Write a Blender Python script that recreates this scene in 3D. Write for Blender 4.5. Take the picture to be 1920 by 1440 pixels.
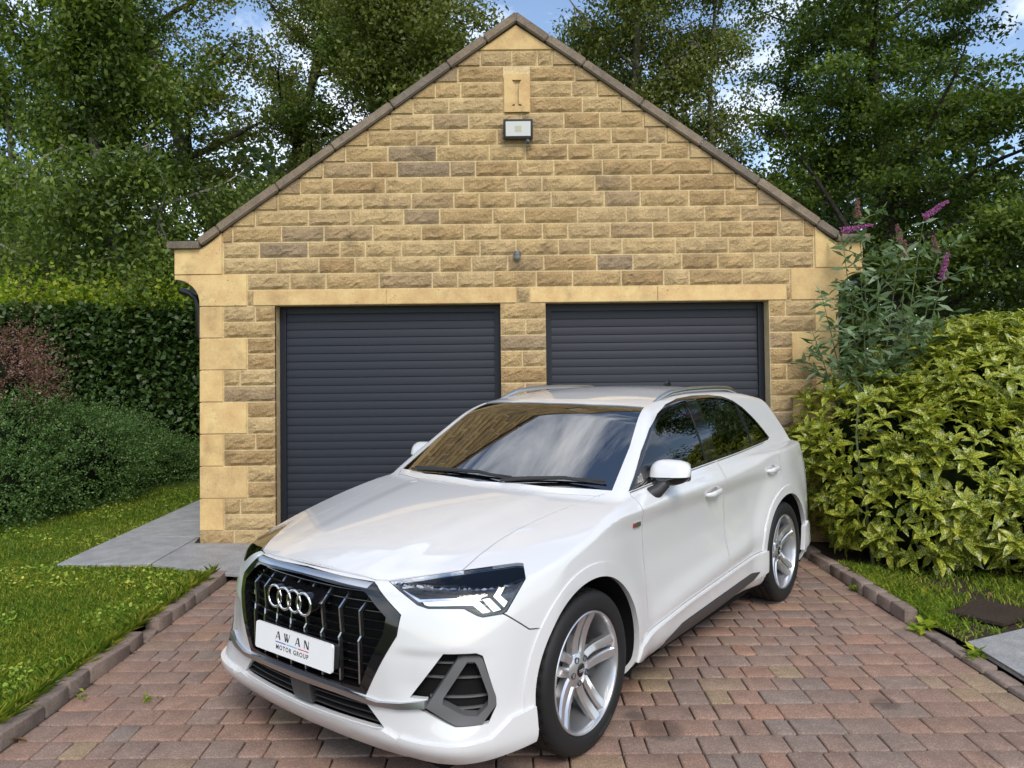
import bpy, bmesh, math, random
import numpy as np
from mathutils import Vector, Matrix, noise as mnoise

# ------------------------------------------------------------------ clear
for o in list(bpy.data.objects):
    bpy.data.objects.remove(o, do_unlink=True)
S = bpy.context.scene
COL = S.collection
R = math.radians

# ------------------------------------------------------------------ camera
FOC, CAMH, PITCH, ROLL, PPY = 1419.893, 1.7247, 0.023547, -0.011174, -68.438   # pixels of a 1920 px wide frame
_f = np.array([0, math.cos(PITCH), math.sin(PITCH)])
_r0 = np.array([1.0, 0, 0]); _u0 = np.cross(_r0, _f)
_r = math.cos(ROLL)*_r0 + math.sin(ROLL)*_u0
_u = -math.sin(ROLL)*_r0 + math.cos(ROLL)*_u0
cam_d = bpy.data.cameras.new('camera'); cam = bpy.data.objects.new('camera', cam_d); COL.objects.link(cam)
cam.matrix_world = Matrix(((_r[0], _u[0], -_f[0], 0), (_r[1], _u[1], -_f[1], 0), (_r[2], _u[2], -_f[2], CAMH), (0, 0, 0, 1)))
cam_d.sensor_width = 36; cam_d.lens = FOC/1920*36; cam_d.shift_y = PPY/1920
cam_d.clip_start = 0.05; cam_d.clip_end = 3000
S.camera = cam
S.render.resolution_x, S.render.resolution_y = 1024, 768

# ------------------------------------------------------------------ sky, sun, exposure
SUN_EL, SUN_AZ = 46, 166          # azimuth: compass bearing the light comes from, 0 = +y, clockwise
W = bpy.data.worlds.new('World'); S.world = W; W.use_nodes = True
nt = W.node_tree; nt.nodes.clear()
def N(t, kind, **kw):
    n = t.nodes.new(kind)
    for k, v in kw.items():
        if k.startswith('_'): setattr(n, k[1:], v)
        else: n.inputs[k.replace('__', ' ')].default_value = v
    return n
sky = N(nt, 'ShaderNodeTexSky', _sky_type='NISHITA', _sun_disc=False, _sun_elevation=R(SUN_EL), _sun_rotation=R(SUN_AZ), _air_density=1.0, _dust_density=1.2, _ozone_density=1.0)
tc = N(nt, 'ShaderNodeTexCoord')
mp = N(nt, 'ShaderNodeMapping'); mp.inputs['Scale'].default_value = (1.0, 1.0, 2.2)
nz = N(nt, 'ShaderNodeTexNoise', Scale=2.1, Detail=9.0, Roughness=0.62, Distortion=0.5)
rp = N(nt, 'ShaderNodeValToRGB'); rp.color_ramp.elements[0].position = 0.47; rp.color_ramp.elements[1].position = 0.70
mx = N(nt, 'ShaderNodeMix', _data_type='RGBA')
mx.inputs[7].default_value = (8.2, 8.4, 8.8, 1)
bg = N(nt, 'ShaderNodeBackground', Strength=0.15); ow = N(nt, 'ShaderNodeOutputWorld')
L = nt.links.new
L(tc.outputs['Generated'], mp.inputs['Vector']); L(mp.outputs[0], nz.inputs['Vector']); L(nz.outputs['Fac'], rp.inputs['Fac'])
L(rp.outputs[0], mx.inputs[0]); L(sky.outputs[0], mx.inputs[6]); L(mx.outputs[2], bg.inputs['Color']); L(bg.outputs[0], ow.inputs[0])
sd = bpy.data.lights.new('sun', 'SUN'); sd.energy = 1.5; sd.angle = R(22); sd.color = (1.0, 0.95, 0.87)
sun = bpy.data.objects.new('sun', sd); COL.objects.link(sun)
_d = Vector((math.sin(R(SUN_AZ))*math.cos(R(SUN_EL)), math.cos(R(SUN_AZ))*math.cos(R(SUN_EL)), math.sin(R(SUN_EL))))
sun.rotation_euler = _d.to_track_quat('Z', 'Y').to_euler()
S.view_settings.view_transform = 'Standard'; S.view_settings.look = 'None'
S.view_settings.exposure = 0.58; S.view_settings.gamma = 1; S.view_settings.use_curve_mapping = False

# ------------------------------------------------------------------ helpers
rnd = random.Random(7)
rng = np.random.default_rng(11)
def mat(name, base=(0.5, 0.5, 0.5), rough=0.6, metal=0.0, spec=0.5, coat=0.0, emit=None, estr=0.0):
    m = bpy.data.materials.new(name); m.use_nodes = True
    b = m.node_tree.nodes['Principled BSDF']
    b.inputs['Base Color'].default_value = (*base, 1); b.inputs['Roughness'].default_value = rough
    b.inputs['Metallic'].default_value = metal; b.inputs['Specular IOR Level'].default_value = spec
    b.inputs['Coat Weight'].default_value = coat; b.inputs['Coat Roughness'].default_value = 0.03
    if emit: b.inputs['Emission Color'].default_value = (*emit, 1); b.inputs['Emission Strength'].default_value = estr
    return m
def bsdf(m): return m.node_tree.nodes['Principled BSDF']
def link(name, me, material=None, parent=None, label=None, cat=None, group=None, kind=None, loc=None, rot=None):
    o = bpy.data.objects.new(name, me); COL.objects.link(o)
    if material is not None and me is not None and not any(m for m in me.materials): me.materials.clear(); me.materials.append(material)
    if parent is not None: o.parent = parent
    if loc is not None: o.location = loc
    if rot is not None: o.rotation_euler = rot
    if label: o['label'] = label
    if cat: o['category'] = cat
    if group: o['group'] = group
    if kind: o['kind'] = kind
    return o
def smooth(me, ang=None):
    me.polygons.foreach_set('use_smooth', [True]*len(me.polygons))
    if ang is not None: me.set_sharp_from_angle(angle=R(ang))
    return me
class MB:
    """collects simple shapes into one mesh"""
    def __init__(s): s.v = []; s.f = []
    def add(s, v, f):
        k = len(s.v); s.v += [tuple(p) for p in v]; s.f += [tuple(i+k for i in q) for q in f]; return s
    def box(s, x0, y0, z0, x1, y1, z1, bev=0.0):
        if bev <= 0:
            return s.add([(x0,y0,z0),(x1,y0,z0),(x1,y1,z0),(x0,y1,z0),(x0,y0,z1),(x1,y0,z1),(x1,y1,z1),(x0,y1,z1)],
                         [(0,3,2,1),(4,5,6,7),(0,1,5,4),(1,2,6,5),(2,3,7,6),(3,0,4,7)])
        bm = bmesh.new(); bmesh.ops.create_cube(bm, size=1)
        for q in bm.verts: q.co = Vector(((x0+x1)/2+q.co.x*(x1-x0), (y0+y1)/2+q.co.y*(y1-y0), (z0+z1)/2+q.co.z*(z1-z0)))
        bmesh.ops.bevel(bm, geom=list(bm.edges), offset=bev, segments=2, profile=0.7, affect='EDGES')
        bm.verts.index_update()
        s.add([q.co for q in bm.verts], [[q.index for q in f.verts] for f in bm.faces]); bm.free(); return s
    def tube(s, pts, rad, n=8, cap=True):
        pts = [Vector(p) for p in pts]; k = len(pts)
        rad = [rad]*k if not hasattr(rad, '__len__') else rad
        vs = []; ref = None
        for i, p in enumerate(pts):
            t = (pts[min(i+1, k-1)]-pts[max(i-1, 0)]).normalized()
            if ref is None: ref = t.orthogonal().normalized()
            a = (ref-t*ref.dot(t))
            a = a.normalized() if a.length > 1e-6 else t.orthogonal().normalized()
            ref = a; b = t.cross(a)
            for j in range(n):
                w = 2*math.pi*j/n; vs.append(p+rad[i]*(math.cos(w)*a+math.sin(w)*b))
        fs = [(i*n+j, i*n+(j+1) % n, (i+1)*n+(j+1) % n, (i+1)*n+j) for i in range(k-1) for j in range(n)]
        if cap: fs += [tuple(range(n-1, -1, -1)), tuple(range((k-1)*n, k*n))]
        return s.add(vs, fs)
    def lathe(s, prof, n=32, axis='y', closed=False, c=(0, 0, 0)):
        """prof: (radius, height along axis)"""
        vs = []
        for r, h in prof:
            for j in range(n):
                w = 2*math.pi*j/n; a, b = r*math.cos(w), r*math.sin(w)
                p = (a, h, b) if axis == 'y' else ((a, b, h) if axis == 'z' else (h, a, b))
                vs.append((p[0]+c[0], p[1]+c[1], p[2]+c[2]))
        k = len(prof); m = k if closed else k-1
        fs = [((i % k)*n+j, (i % k)*n+(j+1) % n, ((i+1) % k)*n+(j+1) % n, ((i+1) % k)*n+j) for i in range(m) for j in range(n)]
        return s.add(vs, fs)
    def prism(s, poly, d):
        """poly: 3-D points of a planar outline, d: extrusion vector"""
        n = len(poly); d = Vector(d); p = [Vector(q) for q in poly]
        return s.add(p+[q+d for q in p], [tuple(range(n-1, -1, -1)), tuple(range(n, 2*n))]+[(i, (i+1) % n, n+(i+1) % n, n+i) for i in range(n)])
    def mesh(s, name='m'):
        me = bpy.data.meshes.new(name); me.from_pydata(s.v, [], s.f); me.validate(); fix_normals(me); return me
    def obj(s, name, material, parent=None, sm=None, **kw):
        me = s.mesh(name)
        if sm is not None: smooth(me, sm)
        return link(name, me, material, parent, **kw)
def fix_normals(me):
    bm = bmesh.new(); bm.from_mesh(me); bmesh.ops.recalc_face_normals(bm, faces=bm.faces); bm.to_mesh(me); bm.free()
def empty(name, loc=(0, 0, 0), rz=0.0, parent=None, label=None, cat=None, group=None):
    o = link(name, None, None, parent, label, cat, group, None, loc, (0, 0, rz)); o.empty_display_size = 0.1; return o
def array_mesh(name, V, F):
    """V (n,3), F (m,k) numpy"""
    me = bpy.data.meshes.new(name); m, k = F.shape
    me.vertices.add(len(V)); me.vertices.foreach_set('co', np.ascontiguousarray(V, np.float32).ravel())
    me.loops.add(m*k); me.loops.foreach_set('vertex_index', np.ascontiguousarray(F, np.int32).ravel())
    me.polygons.add(m); me.polygons.foreach_set('loop_start', np.arange(0, m*k, k, dtype=np.int32))
    me.polygons.foreach_set('loop_total', np.full(m, k, np.int32)); me.update(calc_edges=True); return me
def ray(px, py):
    d = _f+_r*(px-960)/FOC-_u*(py-720-PPY)/FOC
    return np.array([0, 0, CAMH]), d/np.linalg.norm(d)
def ground_pt(px, py, z=0.0):
    o, d = ray(px, py); t = (z-CAMH)/d[2]; return o+d*t
def wall_pt(px, py, y):
    o, d = ray(px, py); return o+d*(y/d[1])
# ------------------------------------------------------------------ car body as a smooth solid: x forward from the front axle, y left, z up
def pchip(xk, yk, x):
    xk = np.asarray(xk, float); yk = np.asarray(yk, float); h = np.diff(xk); dl = np.diff(yk, axis=0)/h.reshape(-1, *([1]*(yk.ndim-1)))
    d = np.zeros_like(yk); hh = h.reshape(-1, *([1]*(yk.ndim-1)))
    a, b = dl[:-1], dl[1:]; w1, w2 = 2*hh[1:]+hh[:-1], hh[1:]+2*hh[:-1]
    with np.errstate(divide='ignore', invalid='ignore'):
        m = (w1+w2)/(w1/a+w2/b)
    d[1:-1] = np.where(a*b > 0, m, 0); d[0] = dl[0]; d[-1] = dl[-1]
    i = np.clip(np.searchsorted(xk, x)-1, 0, len(xk)-2); t = ((x-xk[i])/h[i]).reshape(-1, *([1]*(yk.ndim-1))); H = h[i].reshape(t.shape)
    return (2*t**3-3*t**2+1)*yk[i]+(t**3-2*t**2+t)*H*d[i]+(-2*t**3+3*t**2)*yk[i+1]+(t**3-t**2)*H*d[i+1]
def blur(a, k, axis):
    if k < 1: return a
    w = np.hanning(2*k+3)[1:-1]; w /= w.sum()
    pad = [(0, 0)]*a.ndim; pad[axis] = (k, k)
    # keep end slopes: odd reflection
    ap = np.pad(a, pad, mode='reflect', reflect_type='odd')
    return np.apply_along_axis(lambda q: np.convolve(q, w, 'valid'), axis, ap)
class T1:
    def __init__(s, xk, yk, step=0.004, k=12):
        o = np.argsort(xk); xk = np.asarray(xk, float)[o]; yk = np.asarray(yk, float)[o]
        s.x0 = xk[0]; s.n = int(round((xk[-1]-xk[0])/step))+1; s.st = (xk[-1]-xk[0])/(s.n-1)
        s.v = blur(pchip(xk, yk, np.linspace(xk[0], xk[-1], s.n)), k, 0)
    def __call__(s, x):
        q = np.clip((x-s.x0)/s.st, 0, s.n-1.001); i = q.astype(int); t = q-i
        return s.v[i]*(1-t)+s.v[i+1]*t
class T2:
    def __init__(s, xk, zk, val, step=0.006, kx=10, kz=4):
        xk = np.asarray(xk, float); zk = np.asarray(zk, float); val = np.asarray(val, float)   # val[z][x]
        o = np.argsort(xk); xk = xk[o]; val = val[:, o]
        s.nx = int(round((xk[-1]-xk[0])/step))+1; s.nz = int(round((zk[-1]-zk[0])/step))+1
        s.x0, s.z0 = xk[0], zk[0]; s.sx = (xk[-1]-xk[0])/(s.nx-1); s.sz = (zk[-1]-zk[0])/(s.nz-1)
        a = pchip(zk, val, np.linspace(zk[0], zk[-1], s.nz))
        a = pchip(xk, a.T.copy(), np.linspace(xk[0], xk[-1], s.nx)).T
        s.v = blur(blur(a, kz, 0), kx, 1)
    def __call__(s, x, z):
        p = np.clip((x-s.x0)/s.sx, 0, s.nx-1.001); q = np.clip((z-s.z0)/s.sz, 0, s.nz-1.001)
        i = p.astype(int); j = q.astype(int); a = p-i; b = q-j
        return (s.v[j, i]*(1-a)+s.v[j, i+1]*a)*(1-b)+(s.v[j+1, i]*(1-a)+s.v[j+1, i+1]*a)*b
def smin(a, b, k):
    h = np.clip(0.5+0.5*(b-a)/k, 0, 1); return b*(1-h)+a*h-k*h*(1-h)
def smax(a, b, k): return -smin(-a, -b, k)
def sstep(a, b, x):
    t = np.clip((x-a)/(b-a), 0, 1); return t*t*(3-2*t)

HUB_Z = 0.355; WB = 2.68
# side of the body, half width below the shoulder crease
_sx = [0.95, 0.45, 0.0, -0.55, -1.3, -2.0, -2.68, -3.2, -3.62]
_sz = [0.16, 0.22, 0.27, 0.32, 0.38, 0.45, 0.60, 0.75, 0.90, 1.00, 1.10, 1.25]
Yl = T2(_sx, _sz, [
 [0.70, 0.82, 0.82, 0.78, 0.77, 0.78, 0.82, 0.80, 0.66],
 [0.80, 0.88, 0.88, 0.84, 0.83, 0.84, 0.88, 0.86, 0.72],
 [0.86, 0.912, 0.905, 0.875, 0.868, 0.870, 0.895, 0.885, 0.76],
 [0.87, 0.912, 0.905, 0.886, 0.880, 0.882, 0.902, 0.892, 0.78],
 [0.87, 0.908, 0.905, 0.890, 0.884, 0.886, 0.904, 0.892, 0.79],
 [0.87, 0.905, 0.905, 0.892, 0.886, 0.888, 0.905, 0.890, 0.79],
 [0.87, 0.905, 0.906, 0.890, 0.882, 0.885, 0.908, 0.890, 0.79],
 [0.86, 0.900, 0.906, 0.884, 0.872, 0.876, 0.907, 0.888, 0.785],
 [0.84, 0.890, 0.906, 0.888, 0.880, 0.884, 0.906, 0.880, 0.77],
 [0.82, 0.880, 0.908, 0.908, 0.906, 0.907, 0.910, 0.868, 0.75],
 [0.80, 0.860, 0.890, 0.905, 0.905, 0.905, 0.900, 0.850, 0.73],
 [0.76, 0.820, 0.860, 0.900, 0.905, 0.905, 0.880, 0.820, 0.70]])
zC = T1([0.9, 0.4, 0.2, 0.0, -0.43, -0.7, -1.0, -1.6, -2.08, -2.4, -2.75, -3.62], [0.80, 0.885, 0.925, 0.962, 0.998, 1.000, 1.001, 1.008, 1.036, 1.075, 1.095, 1.07], k=16)     # shoulder crease height
sU = T1([0.9, 0.4, 0.0, -0.4, -0.8, -1.6, -3.62], [1.5, 1.4, 1.15, 0.95, 0.66, 0.64, 0.80], k=20)        # inward slope above it
Xf = T2([0, 0.2, 0.4, 0.55, 0.68, 0.78, 0.86, 0.93, 1.02], [0.14, 0.20, 0.28, 0.40, 0.55, 0.70, 0.78, 0.84, 0.90, 1.00, 1.2], [
 [0.72, 0.715, 0.70, 0.67, 0.63, 0.56, 0.44, 0.25, 0.0],
 [0.80, 0.795, 0.78, 0.76, 0.73, 0.67, 0.55, 0.36, 0.1],
 [0.855, 0.850, 0.838, 0.820, 0.795, 0.750, 0.64, 0.42, 0.1],
 [0.885, 0.876, 0.848, 0.815, 0.772, 0.710, 0.605, 0.40, 0.1],
 [0.898, 0.888, 0.858, 0.818, 0.762, 0.690, 0.580, 0.37, 0.05],
 [0.893, 0.883, 0.848, 0.800, 0.735, 0.655, 0.540, 0.33, 0.0],
 [0.880, 0.870, 0.832, 0.776, 0.705, 0.620, 0.500, 0.28, -0.05],
 [0.860, 0.850, 0.808, 0.748, 0.672, 0.580, 0.455, 0.22, -0.1],
 [0.825, 0.815, 0.772, 0.708, 0.628, 0.530, 0.395, 0.14, -0.2],
 [0.70, 0.69, 0.65, 0.58, 0.49, 0.38, 0.22, -0.05, -0.4],
 [0.30, 0.29, 0.25, 0.18, 0.09, -0.02, -0.18, -0.45, -0.8]], kx=8)
Zh0 = T1([1.1, 0.85, 0.70, 0.50, 0.25, 0.0, -0.25, -0.5, -0.9, -1.4], [0.76, 0.866, 0.908, 0.952, 0.996, 1.034, 1.065, 1.090, 1.115, 1.13], k=16)
ZhD = T1([1.1, 0.85, 0.5, 0.2, 0.0, -0.4, -1.4], [0.10, 0.085, 0.080, 0.062, 0.050, 0.028, 0.02], k=12)     # drop at y = .72
Zr0 = T1([-0.6, -0.9, -1.12, -1.4, -1.8, -2.2, -2.6, -2.9, -3.2, -3.6], [1.40, 1.475, 1.513, 1.546, 1.566, 1.562, 1.540, 1.508, 1.462, 1.38], k=16)
Xt = T1([0.14, 0.25, 0.45, 0.7, 0.9, 1.0, 1.1, 1.3, 1.48, 1.7], [-3.40, -3.50, -3.565, -3.545, -3.50, -3.47, -3.43, -3.30, -3.17, -3.0], k=8)
def side_lower(x, z):
    y = Yl(x, z)
    for hx in (0.0, -WB):
        r = np.sqrt((x-hx)**2+((z-HUB_Z-0.01)*0.95)**2)
        y = y+0.020*(1-sstep(0.43, 0.66, r))
    w = sstep(-0.45, -0.95, x)*sstep(-2.35, -1.9, x)
    zl = 0.425+0.085*(-0.7-x); y = y+w*(0.019*np.exp(-((z-zl)/0.075)**2)-0.004)
    yc = Yl(x, zC(x))-0.001
    u = yc-sU(x)*(z-zC(x))
    return smin(y, u, 0.006)
def hood_z(x, y):
    a = np.abs(y)
    c = 0.30+0.13*sstep(0.8, -0.3, x)
    dome = 0.006*(1-sstep(c-0.05, c+0.09, a))*sstep(0.85, 0.55, x)
    return Zh0(x)-ZhD(x)*(a/0.72)**2.2+dome-0.004
def green_side(x, z):
    t = np.clip((z-1.09)/0.42, -0.02, 1.6)
    y = 0.848-0.150*t-0.062*t*np.abs(t)
    y = y-0.075*sstep(-1.7, -3.4, x)*1.0-0.020*sstep(-1.1, -0.4, x)
    return y
def field(p):
    x, y, z = p[..., 0], p[..., 1], p[..., 2]; a = np.abs(y)
    xn = Xf(a, z)-0.012*sstep(0.635, 0.590, z)*sstep(0.40, 0.50, z)*sstep(0.48, 0.60, a)*sstep(0.88, 0.74, a)
    f = smax((a-side_lower(x, z)), (x-xn)*0.85, 0.05)
    f = smax(f, (z-hood_z(x, y)), 0.025)
    f = smax(f, Xt(z)-0.10*(a/0.8)**3*-1-x, 0.06)
    f = smax(f, 0.19-z-0.10*sstep(-2.9, -3.5, x), 0.03)
    t = (z-1.079)
    bow = 0.165*(1-(a/0.76)**2)
    g = smax((a-green_side(x, z)), (x-(-0.453-1.655*t+bow-0.06*t*t))*0.52, 0.035)
    g = smax(g, z-(Zr0(x)-0.040*(a/0.6)**2.4), 0.045)
    g = smax(g, (Xt(z)-x)*0.8+0.10*(a/0.75)**3, 0.05)
    g = smax(g, 0.95-z, 0.03)
    return smin(f, g, 0.018)
def grad(p, e=0.004):
    g = np.empty_like(p)
    for k in range(3):
        d = np.zeros(3); d[k] = e; g[..., k] = (field(p+d)-field(p-d))/(2*e)
    return g
# ------------------------------------------------------------------ polygonise the body solid
def surface_nets(lo, hi, h):
    n = [int(math.ceil((hi[k]-lo[k])/h[k])) for k in range(3)]
    if n[1] % 2: n[1] += 1
    ax = [lo[0]+np.arange(n[0]+1)*h[0], (np.arange(n[1]+1)-n[1]//2)*h[1], lo[2]+np.arange(n[2]+1)*h[2]]
    half = ax[1][n[1]//2:]
    G = np.stack(np.meshgrid(ax[0], half, ax[2], indexing='ij'), -1)
    Fh = field(G); F = np.concatenate([Fh[:, :0:-1], Fh], 1)
    s = F < 0
    cnt = sum(s[i:n[0]+i, j:n[1]+j, k:n[2]+k].astype(np.int8) for i in (0, 1) for j in (0, 1) for k in (0, 1))
    act = (cnt > 0) & (cnt < 8); idx = -np.ones(act.shape, np.int64); c = np.argwhere(act); idx[act] = np.arange(len(c))
    acc = np.zeros((len(c), 3)); wgt = np.zeros(len(c))
    cor = [(i, j, k) for i in (0, 1) for j in (0, 1) for k in (0, 1)]
    for a in cor:
        for b in cor:
            if sum(abs(p-q) for p, q in zip(a, b)) != 1 or a > b: continue
            fa = F[c[:, 0]+a[0], c[:, 1]+a[1], c[:, 2]+a[2]]; fb = F[c[:, 0]+b[0], c[:, 1]+b[1], c[:, 2]+b[2]]
            m = (fa < 0) != (fb < 0); t = np.where(m, fa/np.where(m, fa-fb, 1), 0)
            acc += m[:, None]*(np.array(a)+(np.array(b)-np.array(a))*t[:, None]); wgt += m
    V = np.array([ax[0][0], ax[1][0], ax[2][0]])+(c+acc/wgt[:, None])*np.array(h)
    Q = []
    for d in range(3):
        e1, e2 = [(1, 2), (2, 0), (0, 1)][d]
        A = np.take(s, range(0, n[d]), d); B = np.take(s, range(1, n[d]+1), d)
        e = np.argwhere(A != B); e = e[(e[:, e1] > 0) & (e[:, e1] < n[e1]) & (e[:, e2] > 0) & (e[:, e2] < n[e2])]
        ins = s[e[:, 0], e[:, 1], e[:, 2]]
        def cell(o1, o2):
            q = e.copy(); q[:, e1] += o1; q[:, e2] += o2; return idx[q[:, 0], q[:, 1], q[:, 2]]
        q = np.stack([cell(-1, -1), cell(0, -1), cell(0, 0), cell(-1, 0)], 1)
        q[~ins] = q[~ins][:, ::-1]; Q.append(q)
    Q = np.concatenate(Q)
    for _ in range(4):
        f = field(V); g = grad(V); st = f/np.maximum((g*g).sum(1), 0.2)
        V = V-np.clip(st, -min(h)*0.6, min(h)*0.6)[:, None]*g
    return V, Q
def unit_grad(P):
    g = grad(P); return g/np.maximum(np.linalg.norm(g, axis=-1, keepdims=True), 1e-9)
BV, BQ = surface_nets((-3.70, -1.0, 0.06), (0.98, 1.0, 1.62), (0.022, 0.018, 0.0115))
BN = unit_grad(BV)
def boolop(a, b, op, free_a=False):
    oa = bpy.data.objects.new('ta', a); ob = bpy.data.objects.new('tb', b); COL.objects.link(oa); COL.objects.link(ob)
    md = oa.modifiers.new('b', 'BOOLEAN'); md.object = ob; md.operation = op
    out = None
    for sv in ('MANIFOLD', 'EXACT'):
        try: md.solver = sv
        except Exception: continue
        dg = bpy.context.evaluated_depsgraph_get(); dg.update()
        out = bpy.data.meshes.new_from_object(oa.evaluated_get(dg), depsgraph=dg)
        if len(out.polygons) > 0 and not (op == 'DIFFERENCE' and sv == 'MANIFOLD' and len(out.polygons) == len(a.polygons) and False): break
    bpy.data.objects.remove(oa); bpy.data.objects.remove(ob)
    if free_a: bpy.data.meshes.remove(a)
    return out
def prism_mesh(poly, d0, d1):
    """closed prism: outline points (3-D) swept from d0 to d1 (vectors)"""
    m = MB(); p = [Vector(q)+Vector(d0) for q in poly]
    return m.prism(p, Vector(d1)-Vector(d0)).mesh('cut')
def inset(poly, d):
    """shrink a 2-D polygon by d"""
    n = len(poly); A = sum(poly[i][0]*poly[(i+1) % n][1]-poly[(i+1) % n][0]*poly[i][1] for i in range(n)); sg = 1 if A > 0 else -1
    out = []
    for i in range(n):
        a, b, c = Vector(poly[i-1]), Vector(poly[i]), Vector(poly[(i+1) % n])
        e1 = (b-a).normalized(); e2 = (c-b).normalized(); n1 = Vector((-e1.y, e1.x))*sg; n2 = Vector((-e2.y, e2.x))*sg
        k = n1+n2; k = k/max(0.35, k.length_squared)*2
        q = b+k*d; out.append((q.x, q.y))
    return out
def pr_xz(poly, y0, y1): return prism_mesh([(a, 0, b) for a, b in poly], (0, y0, 0), (0, y1, 0))
def pr_xy(poly, z0, z1): return prism_mesh([(a, b, 0) for a, b in poly], (0, 0, z0), (0, 0, z1))
def pr_yz(poly, x0, x1): return prism_mesh([(0, a, b) for a, b in poly], (x0, 0, 0), (x1, 0, 0))
def flat_pts(pts, n, shrink=0.0):
    """project 3-D points onto the plane through their mean with normal n, optionally shrunk in that plane"""
    n = Vector(n).normalized(); p = [Vector(q) for q in pts]; c = sum(p, Vector())/len(p)
    u = n.orthogonal().normalized(); v = n.cross(u)
    q = [((a-c).dot(u), (a-c).dot(v)) for a in p]
    if shrink: q = inset(q, shrink)
    return [c+u*a+v*b for a, b in q]
def mirror_pts(pts): return [(a, -b, c) for a, b, c in pts]
def paint_normals(me):
    me.polygons.foreach_set('use_smooth', [True]*len(me.polygons))
    nv = len(me.vertices); co = np.empty(nv*3, np.float32); me.vertices.foreach_get('co', co); co = co.reshape(-1, 3).astype(float)
    g = unit_grad(co); nl = len(me.loops); vi = np.empty(nl, np.int32); me.loops.foreach_get('vertex_index', vi)
    npoly = len(me.polygons); fn = np.empty(npoly*3, np.float32); me.polygons.foreach_get('normal', fn); fn = fn.reshape(-1, 3)
    lt = np.empty(npoly, np.int32); me.polygons.foreach_get('loop_total', lt); ln = np.repeat(fn, lt, 0)
    gl = g[vi]; d = (gl*ln).sum(1); ok = d > 0.80
    nn = np.where(ok[:, None], gl, ln)
    me.normals_split_custom_set(nn.tolist()); return me

M = {}
M['paint'] = mat('white_paint', (0.63, 0.63, 0.625), 0.35, coat=1.0)
M['paint'].node_tree.nodes['Principled BSDF'].inputs['Coat IOR'].default_value = 1.75
M['lamp_inner'] = mat('lamp_inner', (0.16, 0.165, 0.17), 0.22, metal=0.9)
M['gloss_black'] = mat('gloss_black', (0.006, 0.006, 0.007), 0.08, coat=0.6)
M['plastic'] = mat('black_plastic', (0.018, 0.018, 0.019), 0.55)
M['liner'] = mat('liner_black', (0.006, 0.006, 0.006), 0.9, spec=0.2)
M['grey_plastic'] = mat('grey_plastic', (0.10, 0.10, 0.10), 0.42)
M['dark_grey'] = mat('dark_grey', (0.045, 0.045, 0.046), 0.45)
M['chrome'] = mat('chrome', (0.80, 0.80, 0.81), 0.10, metal=1.0)
M['satin'] = mat('satin_metal', (0.55, 0.56, 0.58), 0.28, metal=1.0)
M['alloy'] = mat('alloy_silver', (0.62, 0.63, 0.65), 0.30, metal=0.85, coat=0.5)
M['interior'] = mat('interior_dark', (0.025, 0.025, 0.027), 0.7)
M['led'] = mat('running_light', (0.9, 0.92, 0.85), 0.3, emit=(0.95, 1.0, 0.72), estr=0.75)
def glass(name, tint, ior=1.75):
    m = bpy.data.materials.new(name); m.use_nodes = True; t = m.node_tree; t.nodes.clear()
    o = N(t, 'ShaderNodeOutputMaterial'); mxs = N(t, 'ShaderNodeMixShader'); fr = N(t, 'ShaderNodeFresnel', IOR=ior)
    tr = N(t, 'ShaderNodeBsdfTransparent'); tr.inputs[0].default_value = (*tint, 1)
    gl = N(t, 'ShaderNodeBsdfGlossy', Roughness=0.0); gl.inputs[0].default_value = (1, 1, 1, 1)
    t.links.new(fr.outputs[0], mxs.inputs[0]); t.links.new(tr.outputs[0], mxs.inputs[1]); t.links.new(gl.outputs[0], mxs.inputs[2]); t.links.new(mxs.outputs[0], o.inputs[0])
    return m
M['screen'] = glass('windscreen_glass', (0.62, 0.70, 0.66), 3.0)
M['door_glass'] = glass('door_glass', (0.40, 0.44, 0.42), 1.7)
M['privacy'] = glass('privacy_glass', (0.05, 0.05, 0.05), 1.7)
M['lens'] = glass('lamp_lens', (0.95, 0.96, 0.97), 1.45)

CARX, CARY, CARYAW = -0.38602, 3.95831, -2.228391
car = empty('parked_car', (CARX, CARY, 0), CARYAW, label='white compact SUV parked on the brick driveway in front of the garage', cat='car')

# shells: the skin between two offsets of the body, whole or over a region
REG = {'all': np.ones(len(BV), bool), 'front': BV[:, 0] > 0.22, 'left': (BV[:, 1] > 0.40) & (BV[:, 2] > 0.2), 'right': (BV[:, 1] < -0.40) & (BV[:, 2] > 0.2),
       'lowleft': (BV[:, 1] > 0.5) & (BV[:, 2] < 0.95), 'lowright': (BV[:, 1] < -0.5) & (BV[:, 2] < 0.95), 'top': (BV[:, 2] > 1.0) & (BV[:, 0] > -1.35)}
_rc = {}
def region(reg):
    if reg not in _rc:
        Q = BQ[REG[reg][BQ].all(1)]; used, inv = np.unique(Q, return_inverse=True); Q = inv.reshape(Q.shape)
        e = np.concatenate([np.stack([Q[:, k], Q[:, (k+1) % 4]], 1) for k in range(4)])
        key = e[:, 0]*len(BV)+e[:, 1]; rev = e[:, 1]*len(BV)+e[:, 0]; bd = e[~np.isin(key, rev)]
        _rc[reg] = (BV[used], BN[used], Q, bd)
    return _rc[reg]
def ring_shell(out, inn, reg='front'):
    V, Nn, Q, bd = region(reg); n = len(V)
    F = [Q, Q[:, ::-1]+n]
    if len(bd): F.append(np.stack([bd[:, 1], bd[:, 0], bd[:, 0]+n, bd[:, 1]+n], 1))
    return array_mesh('shell', np.concatenate([V+Nn*out, V+Nn*inn]), np.concatenate(F))
shell = ring_shell(0.0, -0.022, 'all')
SIDE = {1: 'left', -1: 'right'}; LOW = {1: 'lowleft', -1: 'lowright'}

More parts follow.
